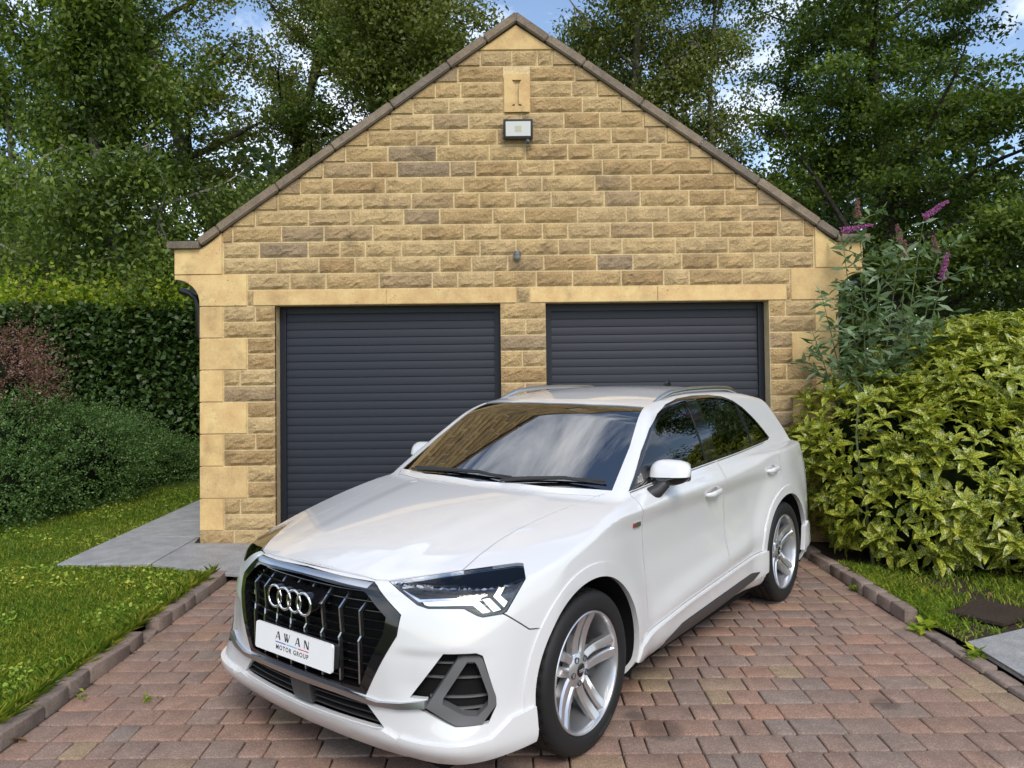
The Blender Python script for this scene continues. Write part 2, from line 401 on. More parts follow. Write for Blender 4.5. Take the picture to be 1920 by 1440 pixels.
DLO = [(-0.51,1.078),(-0.62,1.150),(-0.77,1.254),(-0.95,1.360),(-1.13,1.433),(-1.31,1.478),(-1.52,1.505),(-1.75,1.514),(-2.0,1.510),(-2.22,1.491),(-2.39,1.453),(-2.51,1.398),(-2.63,1.31),(-2.72,1.225),(-2.775,1.165),(-2.73,1.151),(-1.62,1.122),(-1.33,1.113),(-0.76,1.095)]
WS3 = [(-1.118,-0.606,1.470),(-1.025,-0.3,1.484),(-1.005,0,1.488),(-1.025,0.3,1.484),(-1.118,0.606,1.470),(-0.76,0.705,1.262),(-0.462,0.762,1.082),(-0.36,0.45,1.083),(-0.30,0,1.087),(-0.36,-0.45,1.083),(-0.462,-0.762,1.082),(-0.76,-0.705,1.262)]
WSN = Vector((0.515, 0, 0.857))
HOOD = [(0.812,0),(0.808,0.2),(0.790,0.383),(0.766,0.437),(0.666,0.53),(0.532,0.632),(0.41,0.614),(0.28,0.605),(0.12,0.608),(-0.06,0.631),(-0.25,0.666),(-0.386,0.705),(-0.436,0.742),(-0.410,0.735),(-0.31,0.45),(-0.245,0.0)]
HOOD = HOOD+[(a, -b) for a, b in HOOD[::-1] if b > 0]
FDOOR = [(-0.520,1.074),(-0.512,1.0),(-0.535,0.90),(-0.560,0.70),(-0.565,0.50),(-0.560,0.366),(-0.75,0.380),(-0.975,0.400),(-1.632,0.427),(-1.636,0.48),(-1.636,0.76),(-1.602,1.009),(-1.610,1.117),(-1.33,1.108),(-0.76,1.090)]
RDOOR = [(-1.618,1.117),(-1.610,1.009),(-1.644,0.76),(-1.644,0.48),(-1.640,0.427),(-2.235,0.452),(-2.235,0.53),(-2.27,0.63),(-2.34,0.72),(-2.46,0.80),(-2.545,0.85),(-2.585,0.92),(-2.575,1.07),(-2.63,1.145)]
BUMPER = [(1.2,0.05),(1.2,0.95),(0.765,0.862),(0.62,0.80),(0.53,0.742),(0.435,0.668),(0.385,0.660),(0.28,0.50),(0.25,0.05)]
HL = [(0.768,0.437,0.858),(0.666,0.53,0.870),(0.538,0.628,0.881),(0.431,0.706,0.887),(0.345,0.770,0.893),(0.330,0.79,0.890),(0.405,0.859,0.853),(0.526,0.854,0.750),(0.545,0.845,0.743),(0.612,0.802,0.740),(0.630,0.787,0.748),(0.658,0.744,0.774),(0.738,0.628,0.774),(0.756,0.587,0.785),(0.773,0.501,0.832)]
HLN = Vector((0.70, 0.62, 0.35)).normalized()
GRILLE = [(0,0.866),(0.383,0.854),(0.408,0.842),(0.535,0.748),(0.530,0.669),(0.392,0.420),(0.2,0.425),(0,0.430)]
GRILLE = GRILLE+[(-a, b) for a, b in GRILLE[::-1] if a > 0]
FOG = [(0.737,0.705,0.614),(0.652,0.800,0.614),(0.634,0.818,0.602),(0.600,0.855,0.441),(0.602,0.858,0.412),(0.640,0.848,0.354),(0.737,0.764,0.353),(0.752,0.735,0.363),(0.792,0.625,0.405),(0.782,0.653,0.417),(0.778,0.660,0.443),(0.804,0.588,0.441)]
FOGN = Vector((0.80, 0.60, 0.0)).normalized()
INTAKE = [(0,0.408),(0.245,0.405),(0.39,0.386),(0.475,0.306),(0.428,0.300),(0.18,0.292),(0,0.288)]
INTAKE = INTAKE+[(-a, b) for a, b in INTAKE[::-1] if a > 0]
ARCH_R = 0.388
ARX, ARZ, ACZ = 0.437, 0.406, 0.367
def cyl(x, y0, y1, n=64):
    return prism_mesh([(x+ARX*math.cos(2*math.pi*i/n), 0, ACZ+ARZ*math.sin(2*math.pi*i/n)) for i in range(n)], (0, y0, 0), (0, y1, 0))
def sgn_prism(poly, s, y0=0.45, y1=1.15): return pr_xz(poly, s*y0, s*y1)

base = shell
def cut(m):
    global base
    base = boolop(base, m, 'DIFFERENCE', True)
def join_meshes(ms):
    m = MB()
    for q in ms: m.add([v.co for v in q.vertices], [tuple(p.vertices) for p in q.polygons]); bpy.data.meshes.remove(q)
    return m.mesh('cuts')
cuts = []
for s in (1, -1):
    for hx in (0.0, -WB): cuts.append(cyl(hx, s*0.50, s*1.1))
    cuts.append(sgn_prism(DLO, s))
    hp = flat_pts(HL if s > 0 else mirror_pts(HL), (HLN.x, s*HLN.y, HLN.z)); d = Vector((HLN.x, s*HLN.y, HLN.z))
    cuts.append(prism_mesh(hp, d*-0.10, d*0.14))
    fp = flat_pts(FOG if s > 0 else mirror_pts(FOG), (FOGN.x, s*FOGN.y, 0)); d = Vector((FOGN.x, s*FOGN.y, 0))
    cuts.append(prism_mesh(fp, d*-0.10, d*0.14))
cuts.append(prism_mesh(flat_pts(WS3, WSN), WSN*-0.14, WSN*0.14))
cuts.append(pr_yz(GRILLE, 0.72, 1.1)); cuts.append(pr_yz(INTAKE, 0.72, 1.1))
cut(join_meshes(cuts))
def skin(name, me, material, parent, label=None):
    """a body panel: outer faces in the given material, the inner side dark"""
    paint_normals(me); me.materials.clear(); me.materials.append(material); me.materials.append(M['interior'])
    n = len(me.polygons); fn = np.empty(n*3, np.float32); fc = np.empty(n*3, np.float32)
    me.polygons.foreach_get('normal', fn); me.polygons.foreach_get('center', fc); fn = fn.reshape(-1, 3); fc = fc.reshape(-1, 3).astype(float)
    ff = field(fc)
    me.polygons.foreach_set('material_index', (((unit_grad(fc)*fn).sum(1) < -0.75) & (ff > -0.045) & (ff < -0.004)).astype(np.int32))
    return link(name, me, None, parent, label)
GAP = 0.0060
outl = [pr_xy(HOOD, 0.80, 1.25), pr_xz(BUMPER, -1.1, 1.1)]
skin('bonnet', boolop(base, pr_xy(inset(HOOD, GAP), 0.80, 1.25), 'INTERSECT'), M['paint'], car)
skin('front_bumper', boolop(boolop(base, outl[0], 'DIFFERENCE'), pr_xz(inset(BUMPER, GAP), -1.1, 1.1), 'INTERSECT'), M['paint'], car)
DOORS = []
for s in (1, -1):
    for nm, poly, hx, hz in (('front_door', FDOOR, -1.435, 0.952), ('rear_door', RDOOR, -2.425, 0.978)):
        dm = boolop(base, sgn_prism(inset(poly, GAP), s), 'INTERSECT'); outl.append(sgn_prism(poly, s))
        yb = float(side_lower(np.array(hx), np.array(hz)))
        bm = bmesh.new(); bmesh.ops.create_uvsphere(bm, u_segments=20, v_segments=12, radius=1.0)
        for v in bm.verts: v.co = Vector((hx+v.co.x*0.060, s*(yb+0.008)+v.co.y*0.024, hz-0.004+v.co.z*0.036))
        me = bpy.data.meshes.new('cup'); bm.to_mesh(me); bm.free()
        dob = skin(nm, boolop(dm, me, 'DIFFERENCE', True), M['paint'], car)
        DOORS.append((dob, s, hx, hz, yb))
for q in outl: cut(q)
body = skin('body_shell', base, M['paint'], car)
# ------------------------------------------------------------------ car: glass, trim, lamps, grille
def clip_poly(poly, a, b):
    """keep the side of the line a->b that lies to its left"""
    out = []; f = lambda p: (b[0]-a[0])*(p[1]-a[1])-(b[1]-a[1])*(p[0]-a[0])
    for i in range(len(poly)):
        p, q = poly[i], poly[(i+1) % len(poly)]; fp, fq = f(p), f(q)
        if fp >= 0: out.append(p)
        if fp*fq < 0: t = fp/(fp-fq); out.append((p[0]+(q[0]-p[0])*t, p[1]+(q[1]-p[1])*t))
    return out
def inter(sh, pm): return boolop(sh, pm, 'INTERSECT')
# windscreen
wsp = lambda k: prism_mesh(flat_pts(WS3, WSN, k), WSN*-0.14, WSN*0.14)
ws_in = [(-1.095,-0.575,1.455),(-1.01,-0.3,1.470),(-0.99,0,1.474),(-1.01,0.3,1.470),(-1.095,0.575,1.455),(-0.76,0.672,1.262),(-0.56,0.715,1.155),(-0.50,0.66,1.120),(-0.43,0.45,1.120),(-0.38,0,1.128),(-0.43,-0.45,1.120),(-0.50,-0.66,1.120),(-0.56,-0.715,1.155),(-0.76,-0.672,1.262)]
g = inter(ring_shell(-0.006, -0.011, 'top'), wsp(0.003)); paint_normals(g); wso = link('windscreen', g, M['screen'], car)
fr = boolop(inter(ring_shell(-0.0115, -0.014, 'top'), wsp(0.003)), prism_mesh(flat_pts(ws_in, WSN), WSN*-0.14, WSN*0.14), 'DIFFERENCE')
link('black_border', paint_normals(fr), M['plastic'], wso)
# scuttle under the wipers
SC = [(-0.255,0.0),(-0.32,0.45),(-0.425,0.735),(-0.47,0.755),(-0.37,0.45),(-0.31,0.0)]; SC = SC+[(a, -b) for a, b in SC[::-1] if b > 0]
link('scuttle_panel', paint_normals(inter(ring_shell(-0.008, -0.02, 'top'), pr_xy(SC, 1.02, 1.3))), M['plastic'], car)
# side glass
DI = inset(DLO, 0.020)
PANES = [('side_window', clip_poly(DI, (-1.62, 1.6), (-1.43, 1.0)), 'door_glass'),
         ('side_window', clip_poly(clip_poly(DI, (-1.60, 1.0), (-1.79, 1.6)), (-2.43, 1.6), (-2.31, 1.0)), 'privacy'),
         ('quarter_window', clip_poly(DI, (-2.34, 1.0), (-2.46, 1.6)), 'privacy')]
for s in (1, -1):
    tr = inter(ring_shell(0.001, -0.016, SIDE[s]), sgn_prism(inset(DLO, 0.001), s))
    tr = boolop(tr, join_meshes([sgn_prism(p, s) for _, p, _ in PANES]), 'DIFFERENCE')
    link('window_trim', paint_normals(tr), M['gloss_black'], car)
    for nm, p, mt in PANES:
        link(nm, paint_normals(inter(ring_shell(-0.006, -0.011, SIDE[s]), sgn_prism(inset(p, -0.006), s))), M[mt], car)
    lp = [(a, b) for a, b in DLO[-4:]]
# arch trims, sills, splitters
def arch_ring(hx, s, w):
    n = 64; a0, a1 = R(-14), R(194); o = []; q = []
    for i in range(n+1):
        a = a0+(a1-a0)*i/n; o.append((hx+(ARX+w*0.85)*math.cos(a), ACZ+(ARZ+w)*math.sin(a))); a = a1+(a0-a1)*i/n; q.append((hx+(ARX-0.001)*math.cos(a), ACZ+(ARZ-0.001)*math.sin(a)))
    return pr_xz(o+q, s*0.70, s*1.15)
SKIRT = [(-0.432,0.262),(-0.465,0.330),(-0.56,0.350),(-0.75,0.373),(-0.975,0.393),(-1.632,0.420),(-2.20,0.446),(-2.255,0.446),(-2.262,0.300),(-2.1,0.278),(-1.2,0.238),(-0.8,0.236),(-0.56,0.226)]
INSERT = [(-0.79,0.258),(-0.97,0.304),(-2.00,0.342),(-2.13,0.326),(-2.05,0.285),(-1.2,0.215),(-0.8,0.205)]
SPLIT = [(0.90,0.305),(0.83,0.292),(0.652,0.303),(0.608,0.328),(0.559,0.358),(0.445,0.372),(0.438,0.23),(0.90,0.20)]
REARLIP = [(-3.06,0.47),(-3.15,0.50),(-3.25,0.46),(-3.22,0.40),(-3.28,0.33),(-3.02,0.30)]
lip_f = ring_shell(0.020, -0.012)
for s in (1, -1):
    arch_sh = ring_shell(0.007, -0.012, LOW[s]); lip_sh = ring_shell(0.020, -0.012, LOW[s]); ins_sh = ring_shell(0.023, -0.005, LOW[s])
    for hx in (0.0, -WB): skin('arch_trim', inter(arch_sh, arch_ring(hx, s, 0.062)), M['paint'], car)
    sk = boolop(inter(lip_sh, sgn_prism(SKIRT, s)), sgn_prism(inset(INSERT, -0.003), s), 'DIFFERENCE')
    skin('side_skirt', sk, M['paint'], car)
    skin('skirt_insert', inter(ins_sh, sgn_prism(INSERT, s)), M['dark_grey'], car)
    skin('splitter_corner', inter(lip_sh, sgn_prism(SPLIT, s, 0.555)), M['paint'], car)
    skin('rear_flick', inter(lip_sh, sgn_prism(REARLIP, s)), M['paint'], car)
CHIN = [(0,0.286),(0.18,0.290),(0.428,0.298),(0.475,0.304),(0.552,0.285),(0.552,0.20),(0,0.185)]; CHIN = CHIN+[(-a, b) for a, b in CHIN[::-1] if a > 0]
skin('front_splitter', inter(lip_f, pr_yz(CHIN, 0.55, 1.1)), M['paint'], car)
BL = [(0,0.434),(0.245,0.428),(0.392,0.414),(0.451,0.408),(0.555,0.420),(0.656,0.442),(0.66,0.415),(0.555,0.396),(0.433,0.390),(0.245,0.406),(0,0.409)]; BL = BL+[(-a, b) for a, b in BL[::-1] if a > 0]
blade = link('bumper_blade', paint_normals(inter(ring_shell(0.016, -0.015), pr_yz(BL, 0.60, 1.1))), M['satin'], car)
# intake
back = ring_shell(-0.060, -0.066)
ik = link('lower_intake', paint_normals(inter(back, pr_yz(inset(INTAKE, -0.03), 0.55, 1.1))), M['liner'], car)
sl_sh = ring_shell(-0.014, -0.045)
for z in (0.318, 0.346, 0.374):
    link('intake_slat', paint_normals(inter(sl_sh, pr_yz(clip_poly(clip_poly(inset(INTAKE, -0.004), (-1, z-0.003), (1, z-0.003)), (1, z+0.003), (-1, z+0.003)), 0.5, 1.1))), M['plastic'], ik)
link('radar_cover', paint_normals(inter(ring_shell(-0.004, -0.04), pr_yz([(-0.062,0.306),(0.062,0.306),(0.066,0.394),(-0.066,0.394)], 0.55, 1.1))), M['dark_grey'], ik)
# fog vents
FO = [(0.707,0.751,0.593),(0.694,0.765,0.599),(0.647,0.810,0.597),(0.636,0.819,0.590),(0.601,0.855,0.447),(0.602,0.857,0.416),(0.662,0.834,0.356),(0.736,0.763,0.360),(0.782,0.653,0.414)]
FI = [(0.683,0.780,0.583),(0.661,0.800,0.583),(0.654,0.809,0.566),(0.628,0.839,0.457),(0.633,0.840,0.419),(0.670,0.819,0.387),(0.708,0.782,0.394),(0.752,0.713,0.431),(0.749,0.715,0.452)]
fr_sh = ring_shell(0.004, -0.045); dk_sh = ring_shell(-0.052, -0.058); fs_sh = ring_shell(-0.040, -0.0525)
def outline_prism(pts, s, n, d0=-0.12, d1=0.14, shrink=0.0):
    d = Vector((n.x, s*n.y, n.z)); return prism_mesh(flat_pts(pts if s > 0 else mirror_pts(pts), d, shrink), d*d0, d*d1)
for s in (1, -1):
    vent = link('bumper_vent', paint_normals(inter(dk_sh, outline_prism(FOG, s, FOGN, shrink=-0.03))), M['liner'], car)
    link('vent_frame', paint_normals(boolop(inter(fr_sh, outline_prism(FO, s, FOGN)), outline_prism(FI, s, FOGN, -0.16, 0.2), 'DIFFERENCE')), M['grey_plastic'], vent)
    for z in (0.565, 0.510, 0.440, 0.400):
        y1 = 0.835
        q = [(0.60, z-0.003), (y1, z-0.003), (y1, z+0.003), (0.60, z+0.003)]
        sm_ = boolop(inter(fs_sh, outline_prism(FOG, s, FOGN, shrink=0.004)), pr_yz([(s*a, b) for a, b in q], 0.4, 1.1), 'INTERSECT')
        if len(sm_.polygons): link('vent_slat', paint_normals(sm_), M['grey_plastic'], vent)
    ps = MB(); c = Vector((0.640, s*0.805, 0.563)); n = Vector((FOGN.x, s*FOGN.y, 0)); ps.tube([c-n*0.03, c], 0.012, 14); ps.obj('parking_sensor', M['plastic'], vent, 40)
# headlights
DR1 = [(0.742,0.604,0.797),(0.611,0.774,0.804),(0.583,0.817,0.759),(0.608,0.798,0.756),(0.630,0.765,0.787),(0.740,0.618,0.783)]
DR2 = [(0.595,0.787,0.805),(0.572,0.804,0.807),(0.545,0.840,0.762),(0.572,0.824,0.758)]
DR3 = [(0.557,0.812,0.812),(0.462,0.793,0.858),(0.437,0.802,0.862),(0.533,0.828,0.812),(0.514,0.849,0.787),(0.531,0.845,0.769)]
CHL = [(0.768,0.512,0.828),(0.751,0.588,0.797),(0.601,0.781,0.8045),(0.601,0.781,0.8135),(0.746,0.592,0.807),(0.764,0.518,0.836)]
LENS_SHEEN = [(0.755,0.500,0.843),(0.692,0.560,0.851),(0.569,0.660,0.860),(0.454,0.730,0.869),(0.365,0.796,0.876),(0.372,0.80,0.868),(0.458,0.735,0.860),(0.572,0.665,0.851),(0.695,0.565,0.843),(0.757,0.506,0.836)]  # band of sky reflection along the lens top, modelled as a bright strip
hl_back = ring_shell(-0.075, -0.082); hl_led = ring_shell(-0.014, -0.030); hl_lens = ring_shell(-0.001, -0.004); hl_rim = ring_shell(-0.0045, -0.030)
for s in (1, -1):
    hb = link('headlight', paint_normals(inter(hl_back, outline_prism(HL, s, HLN, shrink=-0.03))), M['lamp_inner'], car)
    link('lamp_bezel', paint_normals(boolop(inter(hl_rim, outline_prism(HL, s, HLN, shrink=0.002)), outline_prism(HL, s, HLN, -0.2, 0.2, shrink=0.011), 'DIFFERENCE')), M['gloss_black'], hb)
    link('lamp_lens', paint_normals(inter(hl_lens, outline_prism(HL, s, HLN, shrink=0.0025))), M['lens'], hb)
    for q in (DR1, DR2, DR3): link('running_light', paint_normals(inter(hl_led, outline_prism(q, s, HLN))), M['led'], hb)
    for q in (CHL, LENS_SHEEN): link('chrome_sheen_strip', paint_normals(inter(hl_led, outline_prism(q, s, HLN))), M['chrome'], hb)  # real chrome line, then the strip imitating sky reflected in the lens
    # projector modules: stepped black boxes with a lens each
    for k, (cx, cy, cz) in enumerate(((0.700,0.565,0.832),(0.640,0.655,0.838),(0.560,0.735,0.840))):
        d = Vector((HLN.x, s*HLN.y, 0)).normalized(); c = Vector((cx, s*cy, cz))-d*0.055; t = Vector((0, 0, 1)).cross(d)
        m = MB()
        m.prism([c-t*0.040+Vector((0,0,-0.020)), c+t*0.040+Vector((0,0,-0.020)), c+t*0.034+Vector((0,0,0.018)), c-t*0.046+Vector((0,0,0.018))], -d*0.03)
        m.obj('projector_module', M['dark_grey'], hb)
        m = MB(); m.box(-0.026, -0.002, -0.013, 0.026, 0.006, 0.013, 0.004)
        o = m.obj('projector_lens', M['chrome'], hb, 40); o.location = c+d*0.001; o.rotation_euler = (0, 0, math.atan2(-t.x*0+d.y, d.x)-math.pi/2)
        m = MB(); e = c+t*0.043*s+Vector((0, 0, -0.018)); m.tube([e+d*0.010, e+d*0.012+Vector((0, 0, 0.034))-t*0.02*s], 0.0017, 6); m.obj('lamp_divider', M['chrome'], hb)
# grille
gb = link('front_grille', paint_normals(inter(ring_shell(-0.062, -0.068), pr_yz(inset(GRILLE, -0.03), 0.55, 1.1))), M['liner'], car)
GI = [(0,0.838),(0.345,0.824),(0.375,0.812),(0.478,0.735),(0.474,0.675),(0.365,0.446),(0,0.450)]; GI = GI+[(-a, b) for a, b in GI[::-1] if a > 0]
link('grille_frame', paint_normals(boolop(inter(ring_shell(0.003, -0.045), pr_yz(inset(GRILLE, 0.002), 0.55, 1.1)), pr_yz(GI, 0.4, 1.2), 'DIFFERENCE')), M['gloss_black'], gb)
CS = [(-0.386,0.8515),(-0.2,0.860),(0,0.863),(0.2,0.860),(0.386,0.8515),(0.372,0.832),(0.2,0.842),(0,0.845),(-0.2,0.842),(-0.372,0.832)]
link('chrome_sheen_strip', paint_normals(inter(ring_shell(0.006, -0.03), pr_yz(CS, 0.55, 1.1))), M['satin'], gb)
sls = ring_shell(-0.020, -0.045)
for i in range(11):
    z = 0.468+i*0.0345
    p = clip_poly(clip_poly(inset(GI, -0.004), (-1, z-0.0014), (1, z-0.0014)), (1, z+0.0014), (-1, z+0.0014))
    link('grille_slat', paint_normals(inter(sls, pr_yz(p, 0.5, 1.1))), M['gloss_black'], gb)
def xf(y, z): return float(Xf(np.array(abs(y)), np.array(z)))
for yb in (0.050, 0.155, 0.257, 0.357):
    for s in (1, -1):
        y = s*yb; zb = 0.452 if yb < 0.3 else 0.455; m = MB()
        path = [(0.836-0.03*(yb/0.36)**2, -0.058, 0), (0.745, 0.004, 0), (0.66, -0.012, 0), (0.645, -0.012, 0.004*s), (0.625, -0.006, -0.004*s), (0.61, -0.006, 0), (zb, -0.006, 0)]
        pts = [(xf(y, z)+o, y+dy, z) for z, o, dy in path]
        ring = []
        for a in pts: ring += [(a[0], a[1]-0.0045, a[2]), (a[0], a[1]+0.0045, a[2]), (a[0]-0.016, a[1]+0.0045, a[2]), (a[0]-0.016, a[1]-0.0045, a[2])]
        fs = [(4*i+j, 4*i+(j+1) % 4, 4*i+4+(j+1) % 4, 4*i+4+j) for i in range(len(pts)-1) for j in range(4)]+[(0, 1, 2, 3), tuple(4*len(pts)-4+k for k in (3, 2, 1, 0))]
        m.add(ring, fs).obj('grille_bar', M['satin'], gb)
# emblem: four interlaced rings on a black plinth
em = MB()
for k in range(4):
    y = (k-1.5)*0.067; em.lathe([(0.049, 0.82), (0.049, 0.922), (0.044, 0.924)], 28, 'x', c=(0, y, 0.745))
emo = em.obj('emblem_plinth', M['gloss_black'], gb, 50)
for k in range(4):
    y = (k-1.5)*0.067; m = MB(); pr = []
    for i in range(10):
        a = 2*math.pi*i/10; pr.append((0.0445+0.0062*math.cos(a), 0.928+0.0055*math.sin(a)+(0.0015 if k % 2 else 0)))
    m.lathe(pr, 40, 'x', closed=True, c=(0, y, 0.745)); m.obj('emblem_ring', M['chrome'], emo, 60)
# number plate
M['plate'] = mat('plate_white', (0.78, 0.78, 0.78), 0.25); M['ink'] = mat('plate_ink', (0.02, 0.02, 0.03), 0.4)
M['ink_navy'] = mat('plate_blue', (0.08, 0.10, 0.42), 0.4); M['ink_sky'] = mat('plate_sky', (0.14, 0.42, 0.72), 0.4); M['ink_red'] = mat('plate_red', (0.62, 0.06, 0.12), 0.4)
def rrect(w, h, r, n=5):
    out = []
    for cx, cy, a0 in ((w-r, h-r, 0), (-w+r, h-r, 90), (-w+r, -h+r, 180), (w-r, -h+r, 270)):
        for i in range(n+1): a = R(a0+90*i/n); out.append((cx+r*math.cos(a), cy+r*math.sin(a)))
    return out
PL = Matrix.Translation((0.905, 0, 0.548)) @ Matrix.Rotation(R(-3), 4, 'Y')
def plate_poly(m, poly, x0, x1): m.prism([(x0, a, b) for a, b in poly], (x1-x0, 0, 0))
m = MB(); plate_poly(m, rrect(0.262, 0.057, 0.012), 0, 0.010); pl = m.obj('number_plate', M['plate'], car); pl.matrix_local = PL
m = MB(); plate_poly(m, rrect(0.255, 0.050, 0.010), -0.03, -0.001); m.obj('plate_holder', M['plastic'], pl)
# lettering: y runs to the viewer's right when looking at the nose
def strokes(m, segs, ox, oy, sx, sy, x=0.0102):
    for s_ in segs: m.add([(x, ox+a*sx, oy+b*sy) for a, b in s_], [tuple(range(len(s_)))])
def quad(x0, y0, x1, y1, w):
    return [(x0-w/2, y0), (x0+w/2, y0), (x1+w/2, y1), (x1-w/2, y1)]
A_ = [quad(0.10, 0, 0.46, 1, 0.11), quad(0.80, 0, 0.52, 1, 0.24), [(0.24, 0.26), (0.74, 0.26), (0.72, 0.35), (0.26, 0.35)]]
W_ = [quad(0.10, 1, 0.32, 0, 0.22), quad(0.60, 1, 0.36, 0, 0.10), quad(0.45, 1, 0.68, 0, 0.22), quad(1.0, 1, 0.72, 0, 0.10)]
N_ = [quad(0.12, 0, 0.12, 1, 0.11), quad(0.18, 1, 0.72, 0, 0.27), quad(0.80, 0, 0.80, 1, 0.11)]
lt = MB(); hgt = 0.034
for segs, ox in ((A_, -0.118), (W_, -0.058), (A_, 0.018), (N_, 0.078)):
    lt = MB(); strokes(lt, segs, ox, 0.006, 0.040, hgt); lt.obj('letter', M['ink'], pl)
for k, mt in enumerate(('ink_navy', 'ink_sky', 'ink_red')):
    m = MB(); x0 = -0.116+k*0.078; strokes(m, [[(0, 0), (0.072, 0), (0.072, 0.0045), (0, 0.0045)]], x0, -0.0065, 1, 1); m.obj('colour_stripe', M[mt], pl)
def text_mesh(txt, size, off=0.0, spacing=1.0):
    cu = bpy.data.curves.new('t', 'FONT'); cu.body = txt; cu.size = size; cu.align_x = 'CENTER'; cu.offset = off; cu.space_character = spacing; cu.resolution_u = 3
    o = bpy.data.objects.new('t', cu); COL.objects.link(o); dg = bpy.context.evaluated_depsgraph_get(); me = bpy.data.meshes.new_from_object(o.evaluated_get(dg)); bpy.data.objects.remove(o); return me
tm = text_mesh('MOTOR GROUP', 0.0265, 0.0007, 1.22)
for v in tm.vertices: v.co = Vector((0.0103, v.co.x, v.co.y-0.034))
tm.materials.clear(); link('lettering', tm, M['ink'], pl)
# door handles, badges
for dob, s, hx, hz, yb in DOORS:
    m = MB(); P = []
    for i in range(15):
        t = i/14; x = hx+0.105-0.21*t; e = math.sin(math.pi*t)**0.5 if 0 < t < 1 else 0.0
        yy = float(side_lower(np.array(x), np.array(hz)))
        P.append((x, yy-0.006+0.035*min(1, e*1.15), hz+0.010*(1-t)*0-0.004+0.012*t, 0.006+0.010*e))
    ringv = []
    for x, y, z, w in P:
        for j in range(10):
            a = 2*math.pi*j/10; ringv.append((x, s*(y+0.55*w*math.cos(a)), z+1.15*w*math.sin(a)))
    fs = [(10*i+j, 10*i+(j+1) % 10, 10*i+10+(j+1) % 10, 10*i+10+j) for i in range(14) for j in range(10)]+[tuple(range(10)), tuple(range(140, 150))]
    m.add(ringv, fs).obj('door_handle', M['paint'], dob, 60)
M['badge_red'] = mat('badge_red', (0.35, 0.03, 0.02), 0.3)
for s in (1, -1):
    yb = float(side_lower(np.array(-0.465), np.array(0.928)))+0.002
    m = MB(); m.box(-0.505, s*yb, 0.915, -0.447, s*(yb+0.004), 0.939, 0.0015); bd = m.obj('fender_badge', M['satin'], car)
    m = MB(); m.box(-0.446, s*yb, 0.916, -0.430, s*(yb+0.004), 0.938, 0.0015); m.obj('badge_mark', M['badge_red'], bd)
# wing mirrors
for s in (1, -1):
    def ell(zlo, zhi, sc=1.0):
        m = MB(); nu, nv = 22, 12; V = []
        for j in range(nv+1):
            v = -math.pi/2+math.pi*j/nv
            for i in range(nu):
                u = 2*math.pi*i/nu; cu, su = math.cos(u), math.sin(u); cv, sv = math.cos(v), math.sin(v)
                p = lambda q, e: math.copysign(abs(q)**e, q)
                V.append([p(cv, 0.6)*p(cu, 0.75), p(cv, 0.6)*p(su, 0.6), p(sv, 0.8)])
        out = []
        for x, y, z in V:
            hh = 0.074*(1-0.22*(y+1)/2)*(1.0 if z < 0 else 1.05); yy = 0.915+0.108*y
            z2 = 1.143+z*hh+0.006*y; z2 = min(max(z2, zlo+0.004*y), zhi+0.004*y)
            xx = -0.800-0.03*(y+1)/2-0.02*z+x*(0.060 if x > 0 else 0.045)*(1-0.10*(y+1))*sc
            out.append((xx, s*yy, z2))
        fs = [(j*nu+i, j*nu+(i+1) % nu, (j+1)*nu+(i+1) % nu, (j+1)*nu+i) for j in range(nv) for i in range(nu)]
        return m.add(out, fs)
    mr = MB(); mr.tube([(-0.700, s*0.845, 1.035), (-0.735, s*0.875, 1.055), (-0.775, s*0.895, 1.085), (-0.80, s*0.90, 1.11)], [0.040, 0.036, 0.030, 0.034], 12)
    mo = mr.obj('wing_mirror', M['plastic'], car, 50)
    ell(1.125, 1.4).obj('mirror_cover', M['paint'], mo, 45)
    ell(1.0, 1.1245, 0.97).obj('mirror_base', M['gloss_black'], mo, 45)
    m = MB(); m.prism([(-0.872, s*(0.915+0.088*a), 1.146+0.055*b) for a, b in rrect(1, 1, 0.35)], (-0.004, 0, 0)); m.obj('mirror_glass', M['chrome'], mo)
    # black sail at the foot of the window
# roof rails and aerial
def body_z(x, y):
    z = 1.7
    for _ in range(400):
        z -= 0.001
        if field(np.array([x, y, z])) < 0: return z
    return z
for s in (1, -1):
    P = []; rr = []
    for i in range(25):
        t = i/24; x = -1.255-1.42*t; y = 0.592-0.020*t+0.012*math.sin(math.pi*t); lift = 0.034*min(1, math.sin(math.pi*t)*2.2)
        P.append((x, s*y, body_z(x, y)+lift-0.004)); rr.append(0.006+0.010*min(1, math.sin(math.pi*t)*3))
    m = MB(); m.tube(P, rr, 10)
    m.obj('roof_rail', M['satin'], car, 60)
zz = body_z(-2.62, 0); m = MB()
m.add([(-2.53, 0, zz-0.004), (-2.70, 0.022, zz-0.006), (-2.70, -0.022, zz-0.006), (-2.685, 0.006, zz+0.058), (-2.685, -0.006, zz+0.058), (-2.66, 0, zz+0.060)], [(0, 1, 3, 5), (0, 5, 4, 2), (1, 2, 4, 3), (3, 4, 5), (0, 2, 1)])
m.obj('aerial', M['gloss_black'], car)
